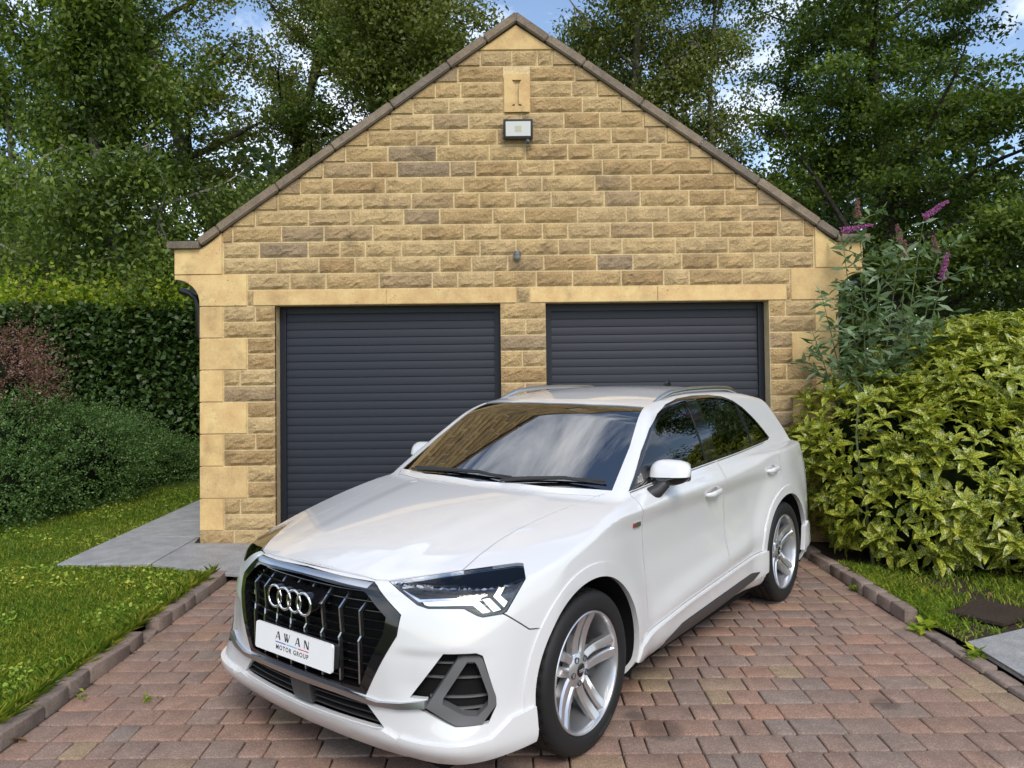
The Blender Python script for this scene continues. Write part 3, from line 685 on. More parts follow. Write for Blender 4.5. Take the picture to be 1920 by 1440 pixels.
# wipers
def ws_pt(y, z, off):
    p = np.array([-0.2, y, z])
    for _ in range(600):
        if field(p) < 0: break
        p[0] -= 0.002
    n = unit_grad(p); return Vector(p+n*off)
for P in ([(-0.60, 1.088), (-0.30, 1.108), (-0.02, 1.118), (0.20, 1.098)], [(0.16, 1.090), (0.30, 1.106), (0.50, 1.118), (0.71, 1.100)]):
    pts = [ws_pt(y, z, 0.018) for y, z in P]; m = MB(); m.tube(pts, [0.007, 0.011, 0.010, 0.005], 6)
    w = m.obj('wiper', M['plastic'], car, 40)
    m = MB(); a = [ws_pt(P[0][0]+(P[-1][0]-P[0][0])*k/8, 0.016+P[0][1]+(P[-1][1]-P[0][1])*k/8+0.012*math.sin(math.pi*k/8), 0.008) for k in range(9)]; m.tube(a, 0.006, 6); m.obj('wiper_blade', M['plastic'], w, 40)
# liners and underbody
for s in (1, -1):
    for hx in (0.0, -WB):
        m = MB(); n = 36; V = []; cz = ACZ
        for i in range(n+1):
            a = R(-25+230*i/n); V += [(hx+(ARX+0.004)*math.cos(a), s*0.505, cz+(ARZ+0.004)*math.sin(a)), (hx+(ARX+0.004)*math.cos(a), s*0.885, cz+(ARZ+0.004)*math.sin(a))]
        k = len(V); m.add(V, [(2*i, 2*i+1, 2*i+3, 2*i+2) for i in range(n)])
        m.add([V[2*i] for i in range(n+1)], [tuple(range(n+1))])
        m.obj('wheel_liner', M['liner'], car)
m = MB(); m.box(-3.1, -0.74, 0.150, -0.42, 0.74, 0.186); m.box(0.45, -0.70, 0.165, 0.72, 0.70, 0.186); m.box(-2.25, -0.80, 0.16, -0.42, 0.80, 0.186); m.obj('underbody', M['liner'], car)
# ------------------------------------------------------------------ wheels
M['rubber'] = mat('tyre_rubber', (0.012, 0.012, 0.012), 0.62, spec=0.35)
M['disc'] = mat('brake_disc', (0.22, 0.20, 0.19), 0.4, metal=0.9)
M['letter_rubber'] = mat('tyre_letter', (0.045, 0.044, 0.043), 0.6)
TR = 0.3560
def tyre_mesh():
    half = [(0.262, 0.096), (0.267, 0.108), (0.273, 0.1135), (0.281, 0.1165), (0.296, 0.1190), (0.316, 0.1185), (0.331, 0.1150), (0.342, 0.108), (0.349, 0.098), (0.3525, 0.087), (0.354, 0.081), (0.3545, 0.074), (0.3475, 0.0725), (0.3475, 0.067), (0.3555, 0.0655), (TR, 0.040), (TR, 0.030), (0.3485, 0.0285), (0.3485, 0.0215), (TR, 0.020), (TR, 0.004)]
    prof = half+[(r, -y) for r, y in half[::-1]]
    m = MB(); n = 160; m.lathe(prof, n, 'y')
    k = len(half); V = m.v
    for i, (r, y) in enumerate(prof):
        if r > 0.3480 and abs(y) > 0.06 and abs(y) < 0.098:
            for j in range(n):
                if j % 4 == (0 if y > 0 else 2):
                    x0, y0, z0 = V[i*n+j]; q = (r-0.0065)/r; V[i*n+j] = (x0*q, y0, z0*q)
    me = m.mesh('tyre'); return smooth(me, 32)
def spoke_pair(a):
    """two tapering arms that spring from the hub together and part towards the rim"""
    m = MB()
    for sd in (1, -1):
        secs = []
        for t in np.linspace(0, 1, 9):
            r = 0.038+0.216*t; ang = a+sd*(0.34*(1-t)**2.0+0.118+0.02*t)
            w = 0.0170+0.0085*t**0.8+0.002*(1-t)**2; yf = 0.062+0.040*t**1.3-0.014*math.sin(math.pi*t)
            c = Vector((r*math.cos(ang), 0, r*math.sin(ang))); tx = Vector((-math.sin(ang), 0, math.cos(ang)))
            sec = [c+tx*(-w)+Vector((0, yf-0.010, 0)), c+tx*(-w*0.55*sd-w*0.25)+Vector((0, yf, 0)), c+tx*(w*0.55)+Vector((0, yf-0.001, 0)), c+tx*w+Vector((0, yf-0.010, 0)), c+tx*(w*0.75)+Vector((0, yf-0.045, 0)), c+tx*(-w*0.75)+Vector((0, yf-0.045, 0))]
            secs += sec
        k = 6
        fs = [(k*i+j, k*i+(j+1) % k, k*i+k+(j+1) % k, k*i+k+j) for i in range(8) for j in range(k)]+[tuple(range(k)), tuple(range(48, 54))]
        m.add(secs, fs)
    return smooth(m.mesh('spoke'), 28)
tyre_me = tyre_mesh()
m = MB(); m.lathe([(0.2640, 0.100), (0.2645, 0.1085), (0.2610, 0.1115), (0.2545, 0.1090), (0.2500, 0.100), (0.247, 0.082), (0.240, 0.030), (0.232, -0.02), (0.240, -0.09), (0.262, -0.10)], 72, 'y'); rim_me = smooth(m.mesh('rim'), 35)
m = MB(); m.lathe([(0.001, 0.070), (0.030, 0.070), (0.034, 0.069), (0.066, 0.064), (0.078, 0.056), (0.080, 0.02), (0.001, 0.02)], 40, 'y'); hub_me = smooth(m.mesh('hub'), 30)
m = MB(); m.lathe([(0.001, 0.0755), (0.026, 0.0752), (0.0295, 0.073), (0.0300, 0.069)], 28, 'y'); cap_me = smooth(m.mesh('cap'), 40)
m = MB(); m.lathe([(0.001, 0.010), (0.165, 0.010), (0.165, -0.015), (0.001, -0.015)], 48, 'y'); disc_me = smooth(m.mesh('disc'), 30)
m = MB(); m.lathe([(0.0005, 0.058), (0.0095, 0.058), (0.0095, 0.0535), (0.0130, 0.0655), (0.0138, 0.0640), (0.0138, 0.05)], 16, 'y'); bolt_me = smooth(m.mesh('bolt'), 30)
m = MB()
for k in range(4):
    pr = [(0.0060+0.0011*math.cos(2*math.pi*i/6), 0.0757+0.0008*math.sin(2*math.pi*i/6)) for i in range(6)]
    m.lathe(pr, 18, 'y', closed=True, c=((k-1.5)*0.0082, 0, 0))
logo_me = m.mesh('logo')
def caliper_mesh():
    m = MB(); n = 8
    for i in range(n+1):
        a = R(150+60*i/n); pass
    o = [(0.185*math.cos(R(150+60*i/n)), 0, 0.185*math.sin(R(150+60*i/n))) for i in range(n+1)]; q = [(0.115*math.cos(R(210-60*i/n)), 0, 0.115*math.sin(R(210-60*i/n))) for i in range(n+1)]
    m.prism([(a, -0.03, c) for a, b, c in o+q], (0, 0.062, 0)); return m.mesh('caliper')
cal_me = caliper_mesh()
sp_me = spoke_pair(0.0)
# raised maker's lettering round the sidewall
tm = text_mesh('HANKOOK', 0.024, 0.0008, 1.1); tv = [(v.co.x, v.co.y) for v in tm.vertices]
w_ = max(a for a, _ in tv)-min(a for a, _ in tv)
for k, v in enumerate(tm.vertices):
    a, b = tv[k]; r = 0.300+b*0.9; th = -math.pi/2-a/0.31-0.42; v.co = Vector((r*math.cos(th), 0.1196, r*math.sin(th)))
let_me = tm; let_me.materials.clear()
def wheel(hx, s, spin, steer=0.0):
    w = empty('wheel', (hx, s*0.788, TR-0.003), 0 if s > 0 else math.pi, car); w.rotation_euler.z += steer
    ty = link('tyre', tyre_me, M['rubber'], w)
    rm = link('rim', rim_me, M['alloy'], w)
    hb = link('hub', hub_me, M['alloy'], w)
    for k in range(5):
        o = link('spoke_pair', sp_me, M['alloy'], w); o.rotation_euler = (0, -(spin+2*math.pi*k/5), 0)
        a = spin+2*math.pi*(k+0.5)/5; o = link('wheel_bolt', bolt_me, M['dark_grey'], w); o.location = (0.056*math.cos(a), 0.006, 0.056*math.sin(a))
    cp = link('centre_cap', cap_me, M['gloss_black'], w); link('cap_emblem', logo_me, M['chrome'], cp)
    link('brake_disc', disc_me, M['disc'], w); link('brake_caliper', cal_me, M['plastic'], w)
    if s > 0:
        link('sidewall_lettering', let_me, M['letter_rubber'], ty)
for hx, s, sp in ((0.0, 1, R(98)), (-WB, 1, R(80)), (0.0, -1, R(80)), (-WB, -1, R(110))): wheel(hx, s, sp)
# ------------------------------------------------------------------ cabin
m = MB(); P = []
prof = [(-0.50, 1.015), (-0.62, 1.040), (-0.80, 1.052), (-0.92, 1.040), (-0.98, 1.005), (-0.96, 0.93), (-1.00, 0.86), (-0.92, 0.72), (-0.80, 0.55), (-0.50, 0.55)]
for y in (-0.76, -0.5, 0, 0.5, 0.76):
    P += [(x+0.0*abs(y), y, z-0.02*(abs(y)/0.76)**3) for x, z in prof]
k = len(prof); m.add(P, [(i*k+j, i*k+(j+1) % k, (i+1)*k+(j+1) % k, (i+1)*k+j) for i in range(4) for j in range(k)]+[tuple(range(k)), tuple(range(4*k, 5*k))])
dash = m.obj('dashboard', M['interior'], car, 40)
m = MB(); m.box(-1.0, -0.10, 0.90, -0.965, 0.14, 1.02, 0.01); m.obj('centre_screen', M['gloss_black'], dash)
m = MB(); m.box(-0.86, -0.50, 1.045, -0.80, -0.24, 1.085, 0.015); m.obj('instrument_hood', M['interior'], dash, 40)
sw = empty('steering_wheel', (-1.06, -0.37, 0.985), 0, car)
m = MB(); pr = [(0.178+0.014*math.cos(2*math.pi*i/10), 0.014*math.sin(2*math.pi*i/10)) for i in range(10)]; m.lathe(pr, 40, 'x', closed=True); q = m.obj('wheel_rim', mat('leather', (0.05, 0.05, 0.052), 0.45), sw, 60); q.rotation_euler = (0, R(24), 0)
m = MB(); m.box(-0.01, -0.06, -0.055, 0.03, 0.06, 0.05, 0.02); m.box(-0.002, -0.175, -0.012, 0.012, 0.175, 0.012); m.box(-0.002, -0.015, -0.17, 0.012, 0.015, -0.02); q = m.obj('wheel_boss', M['interior'], sw, 40); q.rotation_euler = (0, R(24), 0)
M['seat'] = mat('seat_cloth', (0.045, 0.044, 0.043), 0.85)
def seat(x, y, w, bench=False):
    st = empty('rear_bench' if bench else 'front_seat', (x, y, 0.42), 0, car)
    m = MB(); m.box(-0.30, -w, 0.0, 0.28, w, 0.17, 0.05); m.obj('seat_cushion', M['seat'], st, 40)
    m = MB(); m.box(-0.07, -w, 0.0, 0.07, w, 0.66, 0.05); q = m.obj('seat_back', M['seat'], st, 40); q.location = (-0.28, 0, 0.12); q.rotation_euler = (0, R(-17), 0)
    for yy in ((-0.38, 0.38) if bench else (0,)):
        m = MB(); m.box(-0.05, -0.13, 0.0, 0.05, 0.13, 0.19, 0.04); q = m.obj('headrest', M['seat'], st, 40); q.location = (-0.50, yy, 0.80); q.rotation_euler = (0, R(-12), 0)
seat(-1.42, -0.37, 0.25); seat(-1.42, 0.37, 0.25); seat(-2.25, 0, 0.64, True)
m = MB(); m.box(-1.03, -0.125, 1.365, -0.99, 0.125, 1.435, 0.015); m.tube([(-1.01, 0, 1.43), (-0.98, 0, 1.47)], 0.012, 8); m.obj('interior_mirror', M['gloss_black'], car, 40)
m = MB(); m.box(-3.2, -0.74, 0.36, -0.5, 0.74, 0.40); m.obj('cabin_floor', M['interior'], car)
# ------------------------------------------------------------------ surface materials
def nodes(m): return m.node_tree
def ramp(t, pts, interp='LINEAR'):
    r = t.nodes.new('ShaderNodeValToRGB'); r.color_ramp.interpolation = interp
    el = r.color_ramp.elements
    while len(el) < len(pts): el.new(0.5)
    for e, (p, c) in zip(el, pts): e.position = p; e.color = (*c, 1)
    return r
def noise(t, scale, detail=4, rough=0.55, vec=None, dist=0.0):
    n = N(t, 'ShaderNodeTexNoise', Scale=scale, Detail=float(detail), Roughness=rough, Distortion=dist)
    if vec is not None: t.links.new(vec, n.inputs['Vector'])
    return n
def mixc(t, fac, a, b, mode='MIX'):
    x = N(t, 'ShaderNodeMix', _data_type='RGBA', _blend_type=mode)
    for s, v in ((0, fac), (6, a), (7, b)):
        if isinstance(v, (int, float)): x.inputs[s].default_value = v
        elif isinstance(v, tuple): x.inputs[s].default_value = (*v, 1)
        else: t.links.new(v, x.inputs[s])
    return x.outputs[2]
def obj_rand(t):
    oi = t.nodes.new('ShaderNodeObjectInfo'); ge = t.nodes.new('ShaderNodeNewGeometry')
    a = N(t, 'ShaderNodeMath', _operation='ADD'); f = N(t, 'ShaderNodeMath', _operation='FRACT')
    t.links.new(oi.outputs['Random'], a.inputs[0]); t.links.new(ge.outputs['Random Per Island'], a.inputs[1]); t.links.new(a.outputs[0], f.inputs[0]); return f.outputs[0]
def world_vec(t):
    g = t.nodes.new('ShaderNodeNewGeometry'); return g.outputs['Position']
def bump(t, h, strength, dist, b):
    n = N(t, 'ShaderNodeBump', Strength=strength, Distance=dist); t.links.new(h, n.inputs['Height']); t.links.new(n.outputs[0], b.inputs['Normal'])
def stone_mat(name, pal, grime=0.5, bscale=22, bdist=0.012, rough=0.9, grimecol=(0.055, 0.045, 0.038), fine=1.0, pits=False):
    m = mat(name, (0.4, 0.3, 0.15), rough, spec=0.25); t = nodes(m); b = bsdf(m); v = world_vec(t); r = obj_rand(t)
    c = ramp(t, pal); t.links.new(r, c.inputs[0])
    n1 = noise(t, 7, 6, 0.6, v); c1 = mixc(t, 0.45, c.outputs[0], n1.outputs['Fac'], 'OVERLAY')
    n2 = noise(t, 90, 3, 0.6, v); r2 = ramp(t, [(0.3, (0.72, 0.72, 0.72)), (0.7, (1.18, 1.18, 1.18))]); t.links.new(n2.outputs['Fac'], r2.inputs[0]); c2 = mixc(t, fine, c1, r2.outputs[0], 'MULTIPLY')
    n3 = noise(t, 2.6, 8, 0.68, v, 0.3); r3 = ramp(t, [(0.54, (0, 0, 0)), (0.72, (grime, grime, grime))]); t.links.new(n3.outputs['Fac'], r3.inputs[0])
    c3 = mixc(t, r3.outputs[0], c2, grimecol); t.links.new(c3, b.inputs['Base Color'])
    if pits:
        n5 = noise(t, 55, 2, 0.5, v); n6 = noise(t, 3.1, 4, 0.6, v); r5 = ramp(t, [(0.66, (0, 0, 0)), (0.70, (1, 1, 1))]); r6 = ramp(t, [(0.48, (0, 0, 0)), (0.62, (0.8, 0.8, 0.8))]); t.links.new(n5.outputs['Fac'], r5.inputs[0]); t.links.new(n6.outputs['Fac'], r6.inputs[0])
        t.links.new(mixc(t, mixc(t, 1.0, r5.outputs[0], r6.outputs[0], 'MULTIPLY'), c3, (0.07, 0.055, 0.04)), b.inputs['Base Color'])
    n4 = noise(t, bscale, 8, 0.65, v); bump(t, n4.outputs['Fac'], 0.9, bdist, b); return m
M['stone'] = stone_mat('pitched_stone', [(0.0, (0.371, 0.246, 0.116)), (0.3, (0.471, 0.327, 0.156)), (0.6, (0.516, 0.373, 0.189)), (0.85, (0.415, 0.292, 0.152)), (1.0, (0.303, 0.224, 0.140))], 0.55, 40, 0.026)
M['ashlar'] = stone_mat('sawn_stone', [(0.0, (0.594, 0.410, 0.181)), (0.5, (0.641, 0.450, 0.209)), (1.0, (0.558, 0.386, 0.181))], 0.34, 120, 0.0012, fine=0.35, pits=True)
M['cope'] = stone_mat('weathered_coping', [(0.0, (0.20, 0.155, 0.11)), (0.5, (0.25, 0.195, 0.14)), (1.0, (0.17, 0.14, 0.11))], 0.75, 60, 0.006, grimecol=(0.05, 0.05, 0.04))
M['mortar'] = stone_mat('sandy_mortar', [(0.0, (0.60, 0.47, 0.255)), (1.0, (0.64, 0.50, 0.28))], 0.3, 160, 0.003)
M['slate'] = stone_mat('roof_slate', [(0.0, (0.06, 0.06, 0.065)), (1.0, (0.09, 0.085, 0.085))], 0.4, 40, 0.004)
PAV = [(0.0, (0.250, 0.164, 0.125)), (0.22, (0.279, 0.177, 0.130)), (0.42, (0.230, 0.164, 0.132)), (0.58, (0.309, 0.182, 0.128)), (0.72, (0.221, 0.174, 0.146)), (0.86, (0.265, 0.181, 0.139)), (0.95, (0.294, 0.216, 0.136)), (1.0, (0.333, 0.198, 0.132))]
def paver_mat():
    m = mat('concrete_paver', (0.2, 0.14, 0.11), 0.85, spec=0.3); t = nodes(m); b = bsdf(m); v = world_vec(t); r = obj_rand(t)
    c = ramp(t, PAV); t.links.new(r, c.inputs[0])
    n1 = noise(t, 9, 5, 0.6, v); c1 = mixc(t, 0.40, c.outputs[0], n1.outputs['Fac'], 'OVERLAY')
    vo = N(t, 'ShaderNodeTexVoronoi', Scale=260.0); t.links.new(v, vo.inputs['Vector'])
    r2 = ramp(t, [(0.0, (0.55, 0.55, 0.55)), (0.55, (1.0, 1.0, 1.0)), (0.85, (1.0, 1.0, 1.0)), (1.0, (1.9, 1.8, 1.7))]); sp = N(t, 'ShaderNodeSeparateColor'); t.links.new(vo.outputs['Color'], sp.inputs[0]); t.links.new(sp.outputs[0], r2.inputs[0])
    c2 = mixc(t, 0.75, c1, r2.outputs[0], 'MULTIPLY')
    n3 = noise(t, 1.3, 6, 0.65, v); r3 = ramp(t, [(0.5, (0, 0, 0)), (0.75, (0.5, 0.5, 0.5))]); t.links.new(n3.outputs['Fac'], r3.inputs[0])
    c3 = mixc(t, r3.outputs[0], c2, (0.10, 0.078, 0.062))
    for (sx, sy, sr) in ((0.72, 3.65, 0.085), (0.62, 3.79, 0.05), (-1.55, 3.15, 0.07), (1.9, 3.9, 0.06)):
        vd = N(t, 'ShaderNodeVectorMath', _operation='DISTANCE'); vd.inputs[1].default_value = (sx, sy, 0); n9 = noise(t, 16, 3, 0.6, v); t.links.new(mixc(t, 0.07, v, n9.outputs['Color'], 'ADD'), vd.inputs[0])
        r9 = ramp(t, [(0.0, (0.62, 0.62, 0.62)), (sr, (0.5, 0.5, 0.5)), (sr*1.5, (0, 0, 0))]); t.links.new(vd.outputs['Value'], r9.inputs[0]); c3 = mixc(t, r9.outputs[0], c3, (0.045, 0.035, 0.030))
    t.links.new(c3, b.inputs['Base Color'])
    n4 = noise(t, 180, 4, 0.7, v); bump(t, n4.outputs['Fac'], 0.7, 0.003, b); return m
M['paver'] = paver_mat()
M['kerb'] = stone_mat('kerb_concrete', [(0.0, (0.213, 0.160, 0.130)), (0.5, (0.263, 0.198, 0.163)), (1.0, (0.188, 0.154, 0.130))], 0.6, 120, 0.004)
M['slab'] = stone_mat('grey_porcelain', [(0.0, (0.27, 0.27, 0.268)), (1.0, (0.32, 0.317, 0.31))], 0.22, 30, 0.0006, 0.6, (0.20, 0.18, 0.15))
M['joint'] = stone_mat('joint_sand', [(0.0, (0.055, 0.047, 0.038)), (1.0, (0.07, 0.058, 0.046))], 0.4, 200, 0.003)
M['soil'] = stone_mat('soil', [(0.0, (0.045, 0.031, 0.021)), (1.0, (0.065, 0.043, 0.028))], 0.4, 45, 0.03)
def turf_mat():
    m = mat('turf', (0.06, 0.1, 0.02), 0.95, spec=0.1); t = nodes(m); b = bsdf(m); v = world_vec(t)
    n1 = noise(t, 1.6, 7, 0.65, v); c = ramp(t, [(0.30, (0.068, 0.109, 0.019)), (0.52, (0.112, 0.174, 0.026)), (0.72, (0.180, 0.210, 0.042))]); t.links.new(n1.outputs['Fac'], c.inputs[0])
    n2 = noise(t, 120, 4, 0.7, v); r2 = ramp(t, [(0.3, (0.4, 0.4, 0.4)), (0.7, (1.2, 1.2, 1.2))]); t.links.new(n2.outputs['Fac'], r2.inputs[0])
    t.links.new(mixc(t, 1.0, c.outputs[0], r2.outputs[0], 'MULTIPLY'), b.inputs['Base Color']); bump(t, n2.outputs['Fac'], 1.0, 0.03, b); return m
M['turf'] = turf_mat()
M['shutter'] = mat('anthracite_shutter', (0.0105, 0.0135, 0.0215), 0.42, spec=0.35)
M['black_metal'] = mat('black_metal', (0.012, 0.012, 0.013), 0.45)
M['upvc'] = mat('black_gutter', (0.010, 0.010, 0.011), 0.35)

# ------------------------------------------------------------------ ground, driveway, kerbs, slabs
KL, KR = -2.33, 2.57
def grid_sheet(x0, x1, y0, y1, z, step, amp=0.0, zf=None):
    nx = max(1, int((x1-x0)/step)); ny = max(1, int((y1-y0)/step)); V = []
    for j in range(ny+1):
        for i in range(nx+1):
            x = x0+(x1-x0)*i/nx; y = y0+(y1-y0)*j/ny
            V.append((x, y, (zf(x, y) if zf else z)+(amp*mnoise.noise((x*1.3, y*1.3, 3.1)) if amp else 0)))
    m = MB(); m.add(V, [(j*(nx+1)+i, j*(nx+1)+i+1, (j+1)*(nx+1)+i+1, (j+1)*(nx+1)+i) for j in range(ny) for i in range(nx)])
    me = bpy.data.meshes.new('sheet'); me.from_pydata(m.v, [], m.f); return smooth(me)
link('ground', grid_sheet(-400, 400, -400, 400, -0.08, 40), M['turf'], kind='structure')
def lawn_z(x, y): return 0.062+0.012*mnoise.noise((x*0.8, y*0.8, 0))+0.02*min(1, max(0, (-2.5-x)/3))
lawn = link('lawn', grid_sheet(-16, KL-0.10, 1.2, 26, 0.06, 0.16, zf=lawn_z), M['turf'], kind='structure')
bedm = grid_sheet(KR+0.10, 16, 1.2, 26, 0.05, 0.2, zf=lambda x, y: 0.045+0.03*mnoise.noise((x*1.1, y*1.1, 5)))
link('planting_bed', bedm, M['soil'], kind='structure')
drive = link('driveway', grid_sheet(KL-0.12, KR+0.12, -6, 7.35, -0.022, 0.5), M['joint'], kind='structure')
def block_mesh(w, d, h, bev, seed, chip=0.0):
    """a block with its top face at z = 0, rounded top edges, uneven outline"""
    r = random.Random(seed); j = lambda a: r.uniform(-a, a)
    rings = [(0.0, -h), (0.0, -bev), (bev*0.35, -bev*0.3), (bev*1.1, 0.0)]
    V = []; cs = 0.010
    base = []
    for sx, sy in ((1, 1), (-1, 1), (-1, -1), (1, -1)):
        base.append((sx*w/2+j(0.0015+chip), sy*d/2+j(0.0015+chip), sx, sy))
    out = []
    for x, y, sx, sy in base:
        p, q = (x-sx*cs*r.uniform(0.6, 1.4), y), (x, y-sy*cs*r.uniform(0.6, 1.4))
        out += [(q, sx, sy), (p, sx, sy)] if sx*sy > 0 else [(p, sx, sy), (q, sx, sy)]
    tz = [j(0.0012) for _ in out]
    for ins, z in rings:
        for k, (p, sx, sy) in enumerate(out):
            f = 1-ins/max(abs(p[0]), 0.02); g = 1-ins/max(abs(p[1]), 0.02)
            V.append((p[0]*f, p[1]*g, z+(tz[k] if z > -h else 0)))
    n = 8; F = [(a*n+i, a*n+(i+1) % n, (a+1)*n+(i+1) % n, (a+1)*n+i) for a in range(3) for i in range(n)]+[tuple(range(3*n, 4*n))]
    me = bpy.data.meshes.new('block'); me.from_pydata(V, [], F); fix_normals(me); return smooth(me, 50)
RH = 0.160; GAPP = 0.006
pv_me = {L_: [block_mesh(L_-GAPP, RH-GAPP, 0.05, 0.007, 100*k+int(L_*1000)) for k in range(4)] for L_ in (0.12, 0.16, 0.24)}
bd_me = [block_mesh(RH-GAPP, 0.24-GAPP, 0.05, 0.007, 900+k) for k in range(3)]
def drive_z(x, y): return 0.004*mnoise.noise((x*1.2, y*1.2, 7.7))+0.010*mnoise.noise((x*0.35, y*0.35, 1.7))
cy_, sy_ = math.cos(CARYAW), math.sin(CARYAW)
def under_car(x, y):
    dx, dy = x-CARX, y-CARY; a = cy_*dx+sy_*dy; b = -sy_*dx+cy_*dy; return -3.5 < a < 0.75 and abs(b) < 0.8
pieces = []; rp_ = random.Random(21)
row = 0; y = 3.40-RH*6
while y < 7.2:
    x = KL; x1 = KR-RH
    while x < x1-0.03:
        L_ = rp_.choices((0.12, 0.16, 0.24), (0.25, 0.33, 0.42))[0]
        if x+L_ > x1-0.10: L_ = x1-x
        pieces.append((x+L_/2, y+RH/2, L_, 0)); x += L_
    y += RH
y = 2.3
while y < 7.2: pieces.append((KR-RH/2, y+0.12, 0.24, 1)); y += 0.24
def pscore(p):
    x, y = p[0], p[1]
    if y < 2.9 or under_car(x, y) or abs(x) > 0.70*y+0.1: return 1e9
    return y
pieces.sort(key=pscore)
def paver_src(L_, b):
    if b: return rp_.choice(bd_me), (1, 1, 1)
    k = min(pv_me, key=lambda q: abs(q-L_)); return rp_.choice(pv_me[k]), ((L_-GAPP)/(k-GAPP), 1, 1)
rest = MB()
for i, (x, y, L_, b) in enumerate(pieces):
    me, sc = paver_src(L_, b); z = drive_z(x, y)+rp_.uniform(-0.002, 0.002); ax, ay, az = rp_.uniform(-0.012, 0.012), rp_.uniform(-0.008, 0.008), rp_.uniform(-0.008, 0.008)+(math.pi if rp_.random() < 0.5 else 0)
    if i < 300:
        o = link('paver', me, M['paver'], drive, loc=(x, y, z), rot=(ax, ay, az)); o.scale = sc
    else:
        mw = Matrix.Translation((x, y, z)) @ Matrix.Rotation(az, 4, 'Z') @ Matrix.Rotation(ax, 4, 'X') @ Matrix.Diagonal((*sc, 1))
        rest.add([mw @ v.co for v in me.vertices], [tuple(p.vertices) for p in me.polygons])
rm_ = bpy.data.meshes.new('pavers'); rm_.from_pydata(rest.v, [], rest.f); smooth(rm_, 50)
link('far_pavers', rm_, M['paver'], drive, kind='stuff')
# kerbs: small upright blocks, some sunken or shifted
def kerb(name, side):
    k = link(name, None, kind='structure'); r = random.Random(5 if side < 0 else 8); y = 2.2; first = None
    k.location = (0, 0, 0)
    yend = 6.18 if side < 0 else 7.05; i = 0
    while y < yend:
        L_ = r.choice((0.19, 0.20, 0.21, 0.40 if r.random() < 0.3 else 0.20)); x = (KL-0.05 if side < 0 else KR+0.05)+r.uniform(-0.008, 0.008)
        h = 0.078+r.uniform(-0.006, 0.010); tilt = r.uniform(-0.04, 0.04); az = r.uniform(-0.05, 0.05)
        if side < 0 and 4.62 < y < 4.84: h = 0.020; az = 0.14
        if side > 0 and y < 4.85: h = 0.024+r.uniform(-0.008, 0.008)
        me = block_mesh(0.098, L_-0.006, 0.16, 0.010, 400+i+(50 if side > 0 else 0), 0.003)
        link('kerb_stone', me, M['kerb'], k, loc=(x, y+L_/2, h), rot=(tilt, r.uniform(-0.05, 0.05), az)); y += L_; i += 1
    return k
# the kerb's own mesh is its concrete bedding
def kerb_base(name, x0, x1, y0, y1):
    m = MB(); m.box(x0, y0, -0.10, x1, y1, -0.015); me = m.mesh(name); return me
for nm, side in (('kerb_left', -1), ('kerb_right', 1)):
    k = kerb('kerb', side); k.name = nm
    xx = KL-0.05 if side < 0 else KR+0.05
    m = MB(); m.box(xx-0.055, 2.2, -0.10, xx+0.055, 6.1 if side < 0 else 7.05, 0.0); m.obj('bedding', M['joint'], k)
# slabs
path = link('path', grid_sheet(-3.84, -2.5, 6.45, 12.5, 0.075, 0.5), M['joint'], kind='structure')
def slab(pts, t=0.03):
    m = MB(); m.prism([(a, b, c-t) for a, b, c in pts], (0, 0, t)); me = m.mesh('slab')
    bm = bmesh.new(); bm.from_mesh(me); bmesh.ops.bevel(bm, geom=list(bm.edges), offset=0.003, segments=1, affect='EDGES'); bm.to_mesh(me); bm.free()
    return link('slab', me, M['slab'], path)
g_ = 0.012
slab([(-3.845, 6.40, 0.098), (-3.035-g_, 6.385, 0.098), (-3.045-g_, 7.375-g_, 0.100), (-3.865, 7.39-g_, 0.102)])
slab([(-3.035, 6.385, 0.098), (-2.36, 6.155, 0.078), (-2.10, 6.155, 0.06), (-2.10, 7.095, 0.092), (-2.98, 7.095, 0.102), (-3.045, 7.375, 0.100)])
slab([(-3.865, 7.39, 0.102), (-3.035, 7.375, 0.100), (-3.03, 8.13, 0.104), (-3.87, 8.145, 0.104)])
slab([(-3.87, 8.15, 0.104), (-3.03, 8.136, 0.104), (-3.02, 9.3, 0.106), (-3.89, 9.3, 0.106)])
slab([(-3.89, 9.306, 0.106), (-3.02, 9.306, 0.106), (-3.02, 10.5, 0.108), (-3.92, 10.5, 0.108)])
rpath = link('right_path', grid_sheet(2.73, 6.0, 2.0, 4.4, 0.0, 0.5), M['joint'], kind='structure')
m = MB(); m.prism([(2.68, 4.00, 0.028), (2.68, 4.53, 0.028), (3.35, 4.82, 0.03), (3.85, 5.03, 0.03), (3.95, 4.4, 0.03), (3.1, 3.98, 0.03)], (0, 0, 0.03)); m.obj('slab', M['slab'], rpath)
m = MB(); m.prism([(2.68, 3.2, 0.026), (2.68, 3.992, 0.026), (3.1, 3.972, 0.026), (3.95, 4.392, 0.026), (3.9, 3.2, 0.026)], (0, 0, 0.03)); m.obj('slab', M['slab'], rpath)
# brown inspection cover in the bed
m = MB(); m.prism([(2.86, 5.02, 0.052), (3.06, 4.78, 0.055), (3.42, 4.98, 0.058), (3.20, 5.26, 0.056)], (0, 0, 0.02)); m.obj('soil_mound', M['soil'], label='flat brown patch of bare soil in the grass beside the grey slab', cat='soil patch')

